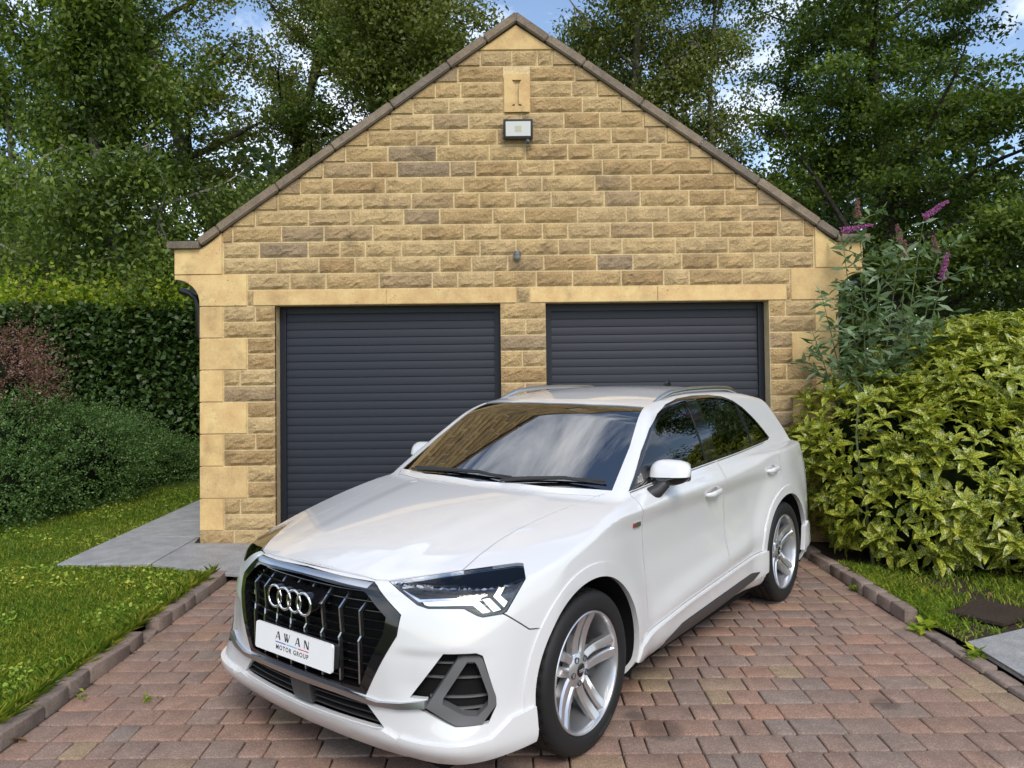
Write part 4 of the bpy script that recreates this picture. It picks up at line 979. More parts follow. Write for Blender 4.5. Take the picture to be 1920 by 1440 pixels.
# ------------------------------------------------------------------ garage
WY = 7.116; X0 = -2.933; XA = 0.071; X1 = 2*XA-X0; ZL = 2.309; CH = 0.15; SL = 0.702
gar = empty('garage', (XA, WY, 0), 0, label='double garage of buff stone with a pitched gable and two roller doors', cat='garage')
def gl(o): o.location = Vector(o.location)-Vector(gar.location); return o     # world-space mesh under the garage
def gobj(m, name, material, parent=None, sm=None, **kw):
    """mesh given in world coordinates, parented to the garage (or to one of its parts)"""
    off = Vector(gar.location); m.v = [(a-off.x, b-off.y, c-off.z) for a, b, c in m.v]
    return m.obj(name, material, parent or gar, sm, **kw)
ZK = 2.954                                            # coping line: z = ZK + SL*(x-X0) on the left
def cop_z(x): return ZK+SL*((x-X0) if x < XA else (X1-x))
OP = [(-2.227, -0.105), (0.320, 2.422)]
def build_core():
    m = MB(); y0, y1 = WY, WY+0.30
    def pz(pts): m.prism([(a, y0, b) for a, b in pts], (0, y1-y0, 0))
    pz([(X0+0.01, 0.0), (OP[0][0], 0.0), (OP[0][0], ZL), (X0+0.01, ZL)]); pz([(OP[0][1], 0.0), (OP[1][0], 0.0), (OP[1][0], ZL), (OP[0][1], ZL)]); pz([(OP[1][1], 0.0), (X1-0.01, 0.0), (X1-0.01, ZL), (OP[1][1], ZL)])
    pz([(X0+0.01, ZL+0.001), (X1-0.01, ZL+0.001), (X1-0.01, cop_z(X1)-0.10), (XA, cop_z(XA)-0.12), (X0+0.01, cop_z(X0)-0.10)])
    return gobj(m, 'front_wall', M['mortar'])
core = build_core()
def rock(x0, x1, z0, z1, seed, proud=0.026, name='stone', ret=None):
    """pitched-face stone: drafted edges, a bulging ragged face"""
    r = random.Random(seed); w, h = x1-x0, z1-z0; nx = max(4, int(w/0.040)); nz = 5; V = []; cx = (x0+x1)/2
    sd = r.uniform(0, 90); ledge = r.uniform(0.12, 0.30)
    for j in range(nz+1):
        for i in range(nx+1):
            u, v = i/nx, j/nz; x = x0+w*u; z = z0+h*v
            e = min(u*w, (1-u)*w, v*h*1.2, (1-v)*h)
            k = min(1, max(0, (e-0.002)/0.020))
            n = mnoise.noise((x*18, sd, z*18)); n2 = mnoise.noise((x*46, sd+7, z*46)); ld = ledge+0.16*mnoise.noise((x*9, sd, 3)); bul = 1.0 if v > ld else 0.45
            y = -0.003-k*(proud*(0.50+0.38*bul*(1-0.30*v))+0.011*n+0.013*n2)*0.78
            if 0 < i < nx: x += r.uniform(-0.006, 0.006)
            if 0 < j < nz: z += r.uniform(-0.005, 0.005)
            V.append((x, WY+y, z))
    m = MB(); W_ = nx+1; m.add(V, [(j*W_+i, j*W_+i+1, (j+1)*W_+i+1, (j+1)*W_+i) for j in range(nz) for i in range(nx)])
    b = len(m.v); m.v += [(x0, WY+0.03, z0), (x1, WY+0.03, z0), (x1, WY+0.03, z1), (x0, WY+0.03, z1)]
    m.f += [tuple([b+1, b]+[i for i in range(W_)])]+[tuple([b+3, b+2]+[nz*W_+i for i in range(nx, -1, -1)])]+[tuple([b, b+3]+[j*W_ for j in range(nz, -1, -1)])]+[tuple([b+2, b+1]+[j*W_+nx for j in range(nz+1)])]
    return gobj(m, name, M['stone'], core)
def ashlar(poly, name, proud=0.010, depth=0.05, material='ashlar', bev=0.004):
    m = MB(); m.prism([(a, WY-proud, b) for a, b in poly], (0, depth, 0)); me = m.mesh('a')
    bm = bmesh.new(); bm.from_mesh(me)
    fe = [e for e in bm.edges if all(abs(v.co.y-(WY-proud)) < 1e-5 for v in e.verts)]; bmesh.ops.bevel(bm, geom=fe, offset=bev, segments=2, affect='EDGES')
    for v in bm.verts: v.co -= gar.location
    bm.to_mesh(me); bm.free(); smooth(me, 40); return link(name, me, M[material], core)
JT = 0.013; sd_ = 1000; rs = random.Random(33)
def course(x0, x1, z0, joints_prev, smooth_ends=False):
    """fill one course with stones, avoiding joints above joints"""
    global sd_
    xs = [x0]; x = x0
    while True:
        for _ in range(30):
            L_ = rs.choice((0.24, 0.30, 0.34, 0.40, 0.46, 0.50)); nx = x+L_
            if all(abs(nx-p) > 0.055 for p in joints_prev): break
        if nx > x1-0.14: break
        xs.append(nx); x = nx
    xs.append(x1)
    for a, b in zip(xs[:-1], xs[1:]): rock(a+JT/2, b-JT/2, z0+JT/2, z0+CH-JT/2, sd_); sd_ += 1
    return xs[1:-1]
# quoins: narrow and wide in turn, each two courses high, and the jambs beside them
QN, QW = 0.222, 0.445
for side in (-1, 1):
    mx_ = (lambda x: x) if side < 0 else (lambda x: 2*XA-x)
    pj = []
    for q in range(7):
        z1 = ZL-0.30*q; z0 = z1-0.30; wd = QN if q % 2 == 0 else QW
        a, b = mx_(X0), mx_(X0+wd); lo, hi = min(a, b), max(a, b)
        ashlar([(lo, z0+0.005), (hi-0.004, z0+0.005), (hi-0.004, z1-0.005), (lo, z1-0.005)], 'quoin')
        jl = OP[0][0] if side < 0 else OP[1][1]
        for c in (0, 1):
            s0, s1 = (hi, jl) if side < 0 else (jl, lo)
            zc = z1-CH*(c+1)
            if wd == QN and (q+c) % 2 == 0:
                k = s0+(s1-s0)*rs.choice((0.32, 0.36, 0.62)); rock(s0+JT/2, k-JT/2, zc+JT/2, zc+CH-JT/2, sd_); rock(k+JT/2, s1, zc+JT/2, zc+CH-JT/2, sd_+1); sd_ += 2
            else: rock(s0+JT/2, s1, zc+JT/2, zc+CH-JT/2, sd_); sd_ += 1
    # plinth
    a, b = mx_(X0), mx_(OP[0][0]); lo, hi = (a, b) if side < 0 else (OP[1][1], a)
    k = lo+(hi-lo)*0.45; rock(lo, k-JT/2, 0.05, 0.204, sd_, 0.014); rock(k+JT/2, hi, 0.05, 0.204, sd_+1, 0.014); sd_ += 2
# pier between the doors
for c in range(15):
    z0 = ZL-CH*(c+1)
    if c % 2: k = (OP[0][1]+OP[1][0])/2+rs.uniform(-0.02, 0.03); rock(OP[0][1], k-JT/2, z0+JT/2, z0+CH-JT/2, sd_); rock(k+JT/2, OP[1][0], z0+JT/2, z0+CH-JT/2, sd_+1); sd_ += 2
    else: rock(OP[0][1], OP[1][0], z0+JT/2, z0+CH-JT/2, sd_); sd_ += 1
# lintels
for a, b in ((-2.424, -1.178), (-1.174, 0.041), (0.172, 1.372), (1.376, 2.587)):
    ashlar([(a, ZL+0.004), (b, ZL+0.004), (b, ZL+CH-0.006), (a, ZL+CH-0.006)], 'lintel', 0.012, 0.14)
rock(0.049, 0.164, ZL+JT/2, ZL+CH-JT/2, sd_); rock(-2.482, -2.430, ZL+JT/2, ZL+CH-JT/2, sd_+1); rock(2.594, 2.625, ZL+JT/2, ZL+CH-JT/2, sd_+2); sd_ += 3
# corbel stones with their curved underside, kneelers above
for side in (-1, 1):
    mx_ = (lambda x: x) if side < 0 else (lambda x: 2*XA-x)
    P = [(X0+QW, ZL+0.003), (X0, ZL+0.003)]+[(X0-0.235+0.235*math.cos(t)**1.0*1.0 if False else X0-0.232*(1-math.cos(t)), ZL+0.03+0.225*math.sin(t)) for t in np.linspace(0.15, math.pi/2, 8)]+[(X0-0.235, ZL+0.297), (X0+QW, ZL+0.297)]
    ashlar([(mx_(a), b) for a, b in P], 'corbel_stone', 0.012, 0.30)
    zt = cop_z(X0)
    P = [(X0-0.235, ZL+0.303), (X0+0.212, ZL+0.303), (X0+0.212, cop_z(X0+0.212)-0.100), (X0+0.03, zt-0.104), (X0-0.235, zt-0.104)]
    ashlar([(mx_(a), b) for a, b in P], 'kneeler_stone', 0.012, 0.30)
# gable courses
pj = []; z = ZL+CH; ci = 0
SLIT = (-0.047, 0.191, 4.115, 4.474)
while z < 4.66:
    xl = X0+QW+0.004 if ci == 0 else (X0+0.222 if z < ZL+0.303+0.30 else None)
    need = z+CH+0.100
    xs_ = X0+(need-ZK)/SL+0.02                       # where the coping's underside meets the top of the course
    xa = max(xl, xs_) if xl is not None else xs_
    xb = 2*XA-xa
    zs = (z < SLIT[3]-0.02 and z+CH > SLIT[2]+0.02)
    if zs: pj = course(xa, SLIT[0]-0.002, z, pj)+course(SLIT[1]+0.002, xb, z, pj)
    else: pj = course(xa, xb, z, pj)
    # raked closers against the coping
    if xs_ > (xl if xl is not None else -9)+0.02:
        xlo = X0+(z+0.100-ZK)/SL+0.02
        if xl is not None: xlo = max(xlo, xl)
        zl = cop_z(xlo)-0.100
        P = [(xlo, z+JT/2), (xa-JT/2, z+JT/2), (xa-JT/2, z+CH-JT/2), (xa-0.03, z+CH-JT/2), (xlo, max(z+JT, zl-0.01))]
        ashlar(P, 'raked_stone', 0.016, 0.06, 'stone'); ashlar([(2*XA-a, b) for a, b in P], 'raked_stone', 0.016, 0.06, 'stone')
    z += CH; ci += 1
hw = (cop_z(XA)-0.108-z)/SL
ashlar([(XA-hw, z+0.004), (XA+hw, z+0.004), (XA, cop_z(XA)-0.112)], 'apex_stone', 0.014, 0.06)
# slit stone
m = MB(); s0, s1, t0, t1 = SLIT; cx = (s0+s1)/2
hole = [(cx-0.044, t1-0.055), (cx+0.044, t1-0.055), (cx+0.018, t1-0.105), (cx+0.018, t0+0.075), (cx+0.044, t0+0.070), (cx+0.044, t0+0.055), (cx-0.044, t0+0.055), (cx-0.044, t0+0.070), (cx-0.018, t0+0.075), (cx-0.018, t1-0.105)]
m.prism([(s0, WY-0.03, t0), (s1, WY-0.03, t0), (s1, WY-0.03, t1), (s0, WY-0.03, t1)], (0, 0.08, 0)); hm = MB(); hm.prism([(a, WY-0.06, b) for a, b in hole], (0, 0.075, 0))
sm_ = boolop(m.mesh('s'), hm.mesh('h'), 'DIFFERENCE')
for v in sm_.vertices: v.co -= gar.location
link('slit_stone', sm_, M['ashlar'], core)
# coping
def cope_piece(a, b, lift=0.0):
    """a, b: distances up the slope on the left side; mirrored for the right"""
    th = math.atan(SL); ux, uz = math.cos(th), math.sin(th); nx, nz_ = -uz, ux
    for side in (-1, 1):
        pts = []
        for d, t in ((a, -0.078), (b, -0.078), (b, 0.0+lift), (a, 0.0+lift)):
            x = X0+ux*d+nx*t; zz = ZK+uz*d+nz_*t
            if x > XA-0.001: zz = ZK+SL*(XA-X0)+t/ux; x = XA-0.001
            pts.append((x if side < 0 else 2*XA-x, zz))
        m = MB(); m.prism([(p, WY-0.055, q) for p, q in pts], (0, 0.42, 0)); me = m.mesh('c')
        bm = bmesh.new(); bm.from_mesh(me); bmesh.ops.bevel(bm, geom=list(bm.edges), offset=0.010, segments=2, affect='EDGES')
        for v in bm.verts: v.co = v.co-gar.location+Vector((0, 0, 0.006*mnoise.noise(v.co*4)))
        bm.to_mesh(me); bm.free(); smooth(me, 40); link('coping_stone', me, M['cope'], gar)
LT = (XA-X0)/math.cos(math.atan(SL)); d = -0.02; k = 0
ends = [-0.02, 0.20, 0.88, 1.52, 2.20, 2.86, 3.28, LT+0.06]
for a, b in zip(ends[:-1], ends[1:]): cope_piece(a+0.003, b-0.003, 0.004*(k % 2)); k += 1
for side in (-1, 1):
    mx_ = (lambda x: x) if side < 0 else (lambda x: 2*XA-x)
    xs_ = sorted((mx_(X0-0.29), mx_(X0+0.01))); m = MB(); m.box(xs_[0], WY-0.055, ZK-0.100, xs_[1], WY+0.36, ZK-0.032, 0.010); gobj(m, 'coping_stone', M['cope'], None, 40)
# roller doors
def slat_mesh(w):
    m = MB(); n = 8; V = []; P = 0.0765
    for i in range(n+1):
        t = i/n; V += [(-w/2, -0.0095*(1-t**1.9)-0.001, P*t), (w/2, -0.0095*(1-t**1.9)-0.001, P*t)]
    m.add(V, [(2*i, 2*i+1, 2*i+3, 2*i+2) for i in range(n)]); me = bpy.data.meshes.new('slat'); me.from_pydata(m.v, [], m.f); fix_normals(me); return smooth(me, 60)
for a, b in OP:
    w = b-a; sh = empty('roller_shutter', ((a+b)/2-XA, 0.175, 0.10), 0, gar)
    sm_ = slat_mesh(w-0.10)
    for i in range(29): link('slat', sm_, M['shutter'], sh, loc=(0, 0, i*0.0765))
    for s in (-1, 1):
        m = MB(); m.box(s*(w/2-0.03)-0.03, -0.030, 0, s*(w/2-0.03)+0.03, 0.03, 2.2, 0.003); m.obj('guide_rail', M['shutter'], sh)
    m = MB(); m.box(-w/2+0.005, -0.012, 2.14, w/2-0.005, 0.05, 2.25, 0.004); m.obj('shutter_box', M['shutter'], sh)
    m = MB(); m.box(-w/2+0.03, 0.02, 0.0, w/2-0.03, 0.03, 2.15); m.obj('shutter_backing', M['liner'], sh)
m = MB()
for a, b in OP:
    pass
# flanks, rear and roof
m = MB(); m.box(X0+0.012, WY+0.301, 0.0, X0+0.30, WY+5.8, 2.62); gobj(m, 'side_wall', M['mortar'])
m = MB(); m.box(X1-0.30, WY+0.301, 0.0, X1-0.012, WY+5.8, 2.62); gobj(m, 'side_wall', M['mortar'])
m = MB(); m.prism([(X0+0.012, WY+5.801, 0), (X1-0.012, WY+5.801, 0), (X1-0.012, WY+5.801, 2.62), (XA, WY+5.801, 4.7), (X0+0.012, WY+5.801, 2.62)], (0, 0.3, 0)); gobj(m, 'rear_wall', M['mortar'])
for side in (-1, 1):
    mx_ = (lambda x: x) if side < 0 else (lambda x: 2*XA-x)
    m = MB(); m.prism([(mx_(X0-0.18), WY+0.366, ZK-0.30-0.13), (mx_(XA), WY+0.366, cop_z(XA)-0.15), (mx_(XA), WY+0.366, cop_z(XA)-0.19), (mx_(X0-0.18), WY+0.366, ZK-0.34-0.13)], (0, 5.8, 0)); gobj(m, 'roof', M['slate'])
    m = MB(); m.tube([(mx_(X0-0.17), WY+0.31, 2.50), (mx_(X0-0.17), WY+6.0, 2.50)], 0.055, 12); gobj(m, 'gutter', M['upvc'], None, 40)
    m = MB(); m.tube([(mx_(X0-0.33), WY+0.36, 2.50), (mx_(X0-0.24), WY+0.34, 2.47), (mx_(X0-0.17), WY+0.33, 2.42), (mx_(X0-0.145), WY+0.33, 2.34), (mx_(X0-0.145), WY+0.33, 2.05), (mx_(X0-0.04), WY+0.36, 1.9), (mx_(X0-0.035), WY+0.36, 0.1)], 0.034, 10); gobj(m, 'downpipe', M['upvc'], None, 40)
m = MB(); m.box(OP[0][0]-0.2, WY+0.31, 0.0, OP[1][1]+0.2, WY+5.7, 0.09); gobj(m, 'garage_floor', M['joint'])
# floodlight and motion sensor on the gable
fl = empty('floodlight', (0.080, WY-0.02, 3.94), 0, label='black framed floodlight fixed high on the stone gable', cat='floodlight')
m = MB(); m.box(-0.138, -0.075, -0.088, 0.138, -0.020, 0.092, 0.006); hs = m.obj('housing', M['black_metal'], fl, 40); hs.rotation_euler = (R(8), 0, 0)
M['diffuser'] = mat('frosted_lens', (0.55, 0.56, 0.54), 0.25, coat=0.6)
m = MB(); m.box(-0.116, -0.080, -0.064, 0.116, -0.0755, 0.070, 0.002); m.obj('lens', M['diffuser'], hs)
m = MB(); m.box(-0.030, -0.0812, -0.026, 0.030, -0.0803, 0.030); m.obj('led_panel', mat('led_panel', (0.46, 0.46, 0.36), 0.4), hs)
for i in range(9): m = MB(); m.box(-0.12+i*0.03-0.003, -0.019, -0.08, -0.12+i*0.03+0.003, -0.002, 0.08); m.obj('cooling_fin', M['black_metal'], hs)
m = MB(); m.tube([(0.088, -0.05, -0.08), (0.088, -0.055, -0.115)], 0.010, 8); m.lathe([(0.001, 0.024), (0.016, 0.020), (0.022, 0.006), (0.022, -0.012), (0.001, -0.016)], 16, 'y', c=(0.088, -0.06, -0.128)); m.obj('sensor', M['black_metal'], fl, 40)
m = MB(); m.box(-0.06, -0.03, -0.02, 0.06, 0.022, 0.02); m.obj('bracket', M['black_metal'], fl)
ps = empty('motion_sensor', (0.058, WY-0.015, 2.755), 0, label='small grey dome motion sensor on the wall above the doors', cat='sensor')
M['sensor'] = mat('sensor_grey', (0.10, 0.10, 0.10), 0.4)
m = MB(); m.box(-0.028, -0.03, -0.012, 0.028, 0.02, 0.045, 0.012); m.obj('mount', M['sensor'], ps, 40)
m = MB(); m.lathe([(0.001, -0.052), (0.020, -0.046), (0.031, -0.028), (0.034, -0.008), (0.030, 0.012), (0.001, 0.018)], 18, 'z', c=(0, -0.034, 0.0)); m.obj('dome', mat('sensor_dome', (0.20, 0.20, 0.20), 0.3), ps, 50)
m = MB(); m.lathe([(0.0355, -0.006), (0.0358, 0.012), (0.026, 0.036), (0.001, 0.044)], 18, 'z', c=(0, -0.034, 0.0)); m.obj('cap', M['sensor'], ps, 50)
# ------------------------------------------------------------------ foliage
def leaf_mat(name, pal, trans=0.35, rough=0.5, spots=None, patch=None, spec=0.35):
    m = mat(name, (0.06, 0.1, 0.03), rough, spec=spec); t = nodes(m); b = bsdf(m); r = obj_rand(t)
    c = ramp(t, pal); t.links.new(r, c.inputs[0]); col = c.outputs[0]; v = world_vec(t)
    if spots:
        n = noise(t, spots[0], 3, 0.55, v); rr = ramp(t, [(spots[2], (0, 0, 0)), (spots[2]+0.06, (1, 1, 1))]); t.links.new(n.outputs['Fac'], rr.inputs[0])
        col = mixc(t, rr.outputs[0], col, spots[1])
    if patch:
        n = noise(t, patch[0], 4, 0.6, v); rr = ramp(t, [(0.38, (0, 0, 0)), (0.64, (1, 1, 1))]); t.links.new(n.outputs['Fac'], rr.inputs[0])
        col = mixc(t, rr.outputs[0], col, mixc(t, 1.0, col, patch[1], 'MULTIPLY'))
    t.links.new(col, b.inputs['Base Color'])
    tr = t.nodes.new('ShaderNodeBsdfTranslucent'); t.links.new(mixc(t, 1.0, col, (1.5, 1.6, 0.7), 'MULTIPLY'), tr.inputs[0])
    ms = N(t, 'ShaderNodeMixShader', Fac=trans); t.links.new(b.outputs[0], ms.inputs[1]); t.links.new(tr.outputs[0], ms.inputs[2])
    t.links.new(ms.outputs[0], t.nodes['Material Output'].inputs[0]); return m
def bark_mat(name, a, b_, sc=14):
    m = mat(name, a, 0.9, spec=0.2); t = nodes(m); v = world_vec(t); n = noise(t, sc, 6, 0.65, v, 0.6); c = ramp(t, [(0.35, a), (0.65, b_)]); t.links.new(n.outputs['Fac'], c.inputs[0])
    t.links.new(c.outputs[0], bsdf(m).inputs['Base Color']); bump(t, n.outputs['Fac'], 1.0, 0.03, bsdf(m)); return m
M['lf_birch'] = leaf_mat('birch_leaf', [(0, (0.077, 0.121, 0.026)), (0.4, (0.119, 0.178, 0.034)), (0.75, (0.183, 0.249, 0.046)), (1, (0.281, 0.337, 0.064))], patch=(0.7, (0.55, 0.6, 0.6)))
M['lf_olive'] = leaf_mat('olive_leaf', [(0, (0.097, 0.127, 0.028)), (0.5, (0.167, 0.197, 0.043)), (1, (0.268, 0.281, 0.071))], patch=(0.7, (0.6, 0.65, 0.6)))
M['lf_beech'] = leaf_mat('beech_leaf', [(0, (0.055, 0.094, 0.018)), (0.5, (0.105, 0.163, 0.025)), (0.85, (0.172, 0.242, 0.036)), (1, (0.254, 0.315, 0.052))], patch=(0.5, (0.5, 0.55, 0.55)))
M['lf_dark'] = leaf_mat('wood_leaf', [(0, (0.017, 0.036, 0.010)), (0.6, (0.032, 0.063, 0.015)), (1, (0.058, 0.101, 0.022))], 0.25)
M['lf_hedge'] = leaf_mat('hedge_leaf', [(0, (0.026, 0.057, 0.014)), (0.6, (0.048, 0.089, 0.020)), (1, (0.078, 0.129, 0.030))], 0.25, 0.42)
M['lf_lime'] = leaf_mat('young_leaf', [(0, (0.132, 0.220, 0.025)), (0.5, (0.265, 0.347, 0.035)), (1, (0.437, 0.464, 0.045))], 0.45)
M['lf_box'] = leaf_mat('small_leaf', [(0, (0.044, 0.092, 0.025)), (0.6, (0.081, 0.152, 0.039)), (0.92, (0.120, 0.209, 0.052)), (1, (0.240, 0.320, 0.097))], 0.25, 0.40)
M['lf_red'] = leaf_mat('purple_leaf', [(0, (0.090, 0.037, 0.036)), (0.5, (0.179, 0.083, 0.073)), (0.9, (0.299, 0.166, 0.126)), (1, (0.389, 0.270, 0.181))], 0.3)
M['lf_aucuba'] = leaf_mat('spotted_laurel_leaf', [(0, (0.056, 0.122, 0.014)), (0.5, (0.087, 0.165, 0.018)), (0.85, (0.145, 0.212, 0.020)), (1, (0.227, 0.276, 0.024))], 0.28, 0.33, (95, (0.52, 0.47, 0.075), 0.495), spec=0.5)
M['lf_budd'] = leaf_mat('buddleia_leaf', [(0, (0.081, 0.142, 0.058)), (0.6, (0.135, 0.209, 0.098)), (1, (0.270, 0.351, 0.221))], 0.3, 0.6)
M['flower'] = leaf_mat('purple_flower', [(0, (0.26, 0.06, 0.24)), (0.6, (0.40, 0.11, 0.36)), (1, (0.50, 0.24, 0.44))], 0.3, 0.7)
M['spent'] = leaf_mat('spent_flower', [(0, (0.20, 0.10, 0.10)), (1, (0.30, 0.17, 0.16))], 0.2, 0.8)
M['bark'] = bark_mat('dark_bark', (0.030, 0.026, 0.022), (0.075, 0.066, 0.052)); M['bark_birch'] = bark_mat('birch_bark', (0.07, 0.06, 0.05), (0.34, 0.31, 0.27), 7); M['stem'] = bark_mat('green_stem', (0.09, 0.12, 0.05), (0.16, 0.18, 0.09), 30); M['twig'] = bark_mat('brown_twig', (0.035, 0.025, 0.018), (0.07, 0.05, 0.035), 30)
def unit(a): return a/np.maximum(np.linalg.norm(a, axis=-1, keepdims=True), 1e-9)
def leaves(P, size, up=0.5, droop=0.0, dirs=None, ratio=0.55, fold=0.18, g=rng):
    """rhombic leaf blades, one quad each: P (n,3), size scalar or (n,)"""
    n = len(P); s = (np.asarray(size)*np.ones(n))*g.uniform(0.65, 1.3, n)
    nrm = unit(g.normal(size=(n, 3))+np.array([0, 0, up*2])); a = g.normal(size=(n, 3)) if dirs is None else dirs+0.45*g.normal(size=(n, 3)); a = a+np.array([0, 0, -droop*2])
    a = unit(a-nrm*(a*nrm).sum(1, keepdims=True)); b = np.cross(nrm, a)
    L_ = s[:, None]; V = np.stack([P, P+a*L_*0.45+b*L_*ratio*0.5+nrm*L_*fold*0.5, P+a*L_, P+a*L_*0.45-b*L_*ratio*0.5+nrm*L_*fold*0.5], 1)
    return V.reshape(-1, 3), np.arange(4*n).reshape(-1, 4)
def leaf_obj(name, P, size, material, parent, kind=None, **kw):
    V, F = leaves(P, size, **kw); me = array_mesh(name, V, F); return link(name, me, material, parent, kind=kind)
def branch_path(p, d, length, n, r, bend=0.25, grav=0.0):
    pts = [Vector(p)]; d = Vector(d).normalized()
    for i in range(n):
        d = (d+Vector((r.uniform(-1, 1), r.uniform(-1, 1), r.uniform(-1, 1)))*bend+Vector((0, 0, grav))).normalized(); pts.append(pts[-1]+d*(length/n))
    return pts
def tree(name, base, h, spread, label, leafm, barkm='bark', n_leaf=40000, lsize=0.085, seed=1, trunk_r=0.2, lean=(0, 0), droop=0.0, zlo=0.25, limbs=16, blob=0.55, group='trees behind the garage', fork=1, per=9, grav=0.03, flat=0.6):
    r = random.Random(seed); g = np.random.default_rng(seed)
    t = empty(name, base, 0, label=label, cat='tree', group=group); B = Vector((0, 0, 0)); tw = MB(); C = []
    for fk in range(fk_n if (fk_n := fork) else 1):
        d0 = Vector((lean[0]+(0.28*math.cos(fk*2.4+seed) if fork > 1 else 0), lean[1]+(0.28*math.sin(fk*2.4+seed) if fork > 1 else 0), 1))
        tp = branch_path(B-Vector((0, 0, 0.3)), d0, h*0.92, 9, r, 0.10, 0.02)
        tw.tube(tp, [trunk_r*(1-0.085*i)*(1.25 if i == 0 else 1)*(0.8 if fork > 1 else 1) for i in range(10)], 9)
        for i in range(limbs):
            f = zlo+(1-zlo)*(i+r.random())/limbs; k = min(8, int(f*9)); p = tp[k].lerp(tp[k+1], f*9-k); az = i*2.4+r.uniform(-0.5, 0.5)+fk
            ln = spread*(1.05-0.55*f)*r.uniform(0.7, 1.15); d = Vector((math.cos(az), math.sin(az), 0.25+0.5*f))
            lp = branch_path(p, d, ln, 6, r, 0.20, grav); lr = trunk_r*0.34*(1.1-0.7*f)
            tw.tube(lp, [lr*(1-0.15*q)+0.006 for q in range(7)], 6)
            for q in range(per):
                s = r.uniform(0.22, 1.0); kk = min(5, int(s*6)); pp = lp[kk].lerp(lp[kk+1], s*6-kk); dd = Vector((r.uniform(-1, 1), r.uniform(-1, 1), r.uniform(-0.35, 0.5)-droop))
                bp = branch_path(pp, dd, ln*0.42*r.uniform(0.5, 1.1), 3, r, 0.25, -0.12*droop); tw.tube(bp, [0.016, 0.011, 0.008, 0.004], 4, False)
                for w in (1, 2, 3): C.append((bp[w], blob*r.uniform(0.6, 1.2)))
    tw.obj('trunk', M[barkm], t, 50)
    c = np.array([tuple(a) for a, _ in C]); s = np.array([b for _, b in C]); i = g.integers(0, len(c), n_leaf)
    u = g.normal(size=(n_leaf, 3)); u = unit(u)*(g.random((n_leaf, 1))**0.45); P = c[i]+u*s[i][:, None]*np.array([1, 1, flat]); P[:, 2] -= droop*1.3*np.abs(g.normal(size=n_leaf))*s[i]*0.8
    leaf_obj('crown', P, lsize, M[leafm], t, up=0.35, droop=droop, g=g); return t
LQ = 1.0
tree('birch_tree', (-7.2, 14.6, 0.05), 11.5, 3.3, 'drooping birch with dense mid green leaves rising above the clipped hedge', 'lf_birch', 'bark_birch', int(105000*LQ), 0.098, 4, 0.17, (0.02, 0.0), 0.5, 0.16, 26, 0.62, per=10)
tree('birch_tree', (-10.9, 16.5, 0.05), 9.5, 2.6, 'shorter birch with thin outer sprays beside the tall drooping birch', 'lf_birch', 'bark_birch', int(34000*LQ), 0.095, 14, 0.14, (0.0, 0.0), 0.4, 0.2, 18, 0.6)
tree('broadleaf_tree', (-6.5, 19.5, 0.05), 14, 4.2, 'dark forked tree with twisting bare boughs between the birch and the gable', 'lf_olive', 'bark', int(62000*LQ), 0.105, 23, 0.36, (-0.04, 0.0), 0.1, 0.42, 13, 0.62, fork=2, per=8)
tree('broadleaf_tree', (-2.4, 21.5, 0.05), 15, 4.4, 'open crowned tree with a long crooked bough behind the left roof slope', 'lf_beech', 'bark', int(60000*LQ), 0.110, 31, 0.25, (-0.02, 0.0), 0.1, 0.35, 14, 0.66, per=8)
tree('broadleaf_tree', (-0.7, 17.5, 0.05), 12, 3.4, 'slender dark trunked tree rising beside the gable peak', 'lf_olive', 'bark', int(60000*LQ), 0.10, 44, 0.20, (-0.03, 0.0), 0.3, 0.5, 18, 0.65)
tree('birch_tree', (1.7, 16.2, 0.05), 12.0, 3.3, 'weeping grey green birch hanging behind the right roof slope', 'lf_olive', 'bark_birch', int(80000*LQ), 0.085, 52, 0.17, (0.0, 0.0), 0.75, 0.30, 20, 0.55, per=10)
tree('birch_tree', (4.75, 15.6, 0.05), 10.5, 1.7, 'thin pale birch with a bent bare stem in the sky gap', 'lf_olive', 'bark_birch', int(9000*LQ), 0.08, 61, 0.11, (-0.09, 0.0), 0.3, 0.55, 9, 0.45, per=6)
tree('beech_tree', (8.3, 15.8, 0.05), 13, 4.6, 'broad beech with layered deep green sprays behind the spotted shrub', 'lf_beech', 'bark', int(125000*LQ), 0.100, 72, 0.30, (0.0, 0.0), 0.15, 0.18, 26, 0.62, per=11, grav=-0.01, flat=0.35)
tree('beech_tree', (12.3, 13.4, 0.05), 12, 3.6, 'darker beech crowding the end of the spotted shrub hedge', 'lf_beech', 'bark', int(60000*LQ), 0.10, 83, 0.24, (-0.02, 0.0), 0.2, 0.15, 20, 0.6, flat=0.4)
# far wood that reads as one mass
def wood(name, n, x0, x1, y0, y1, zf, size, seed):
    g = np.random.default_rng(seed); x = g.uniform(x0, x1, n); y = g.uniform(y0, y1, n); k = g.random(n)
    zt = np.array([zf(a) for a in x]); P = np.stack([x, y, 0.2+zt*k], 1); P += 0.5*g.normal(size=(n, 3)); P[:, 2] = np.maximum(P[:, 2], 0.1)
    V, F = leaves(P, size, up=0.3, g=g); me = array_mesh(name, V, F); return link(name, me, M['lf_dark'], None, 'dark leafy woodland filling the distance behind the garage', 'woodland', kind='stuff')
wood('woodland', 105000, -30, 34, 24, 30, lambda x: 7.0+1.6*math.sin(x*0.55)+1.2*math.sin(x*1.3+1)+1.2*(x > 4), 0.36, 5)
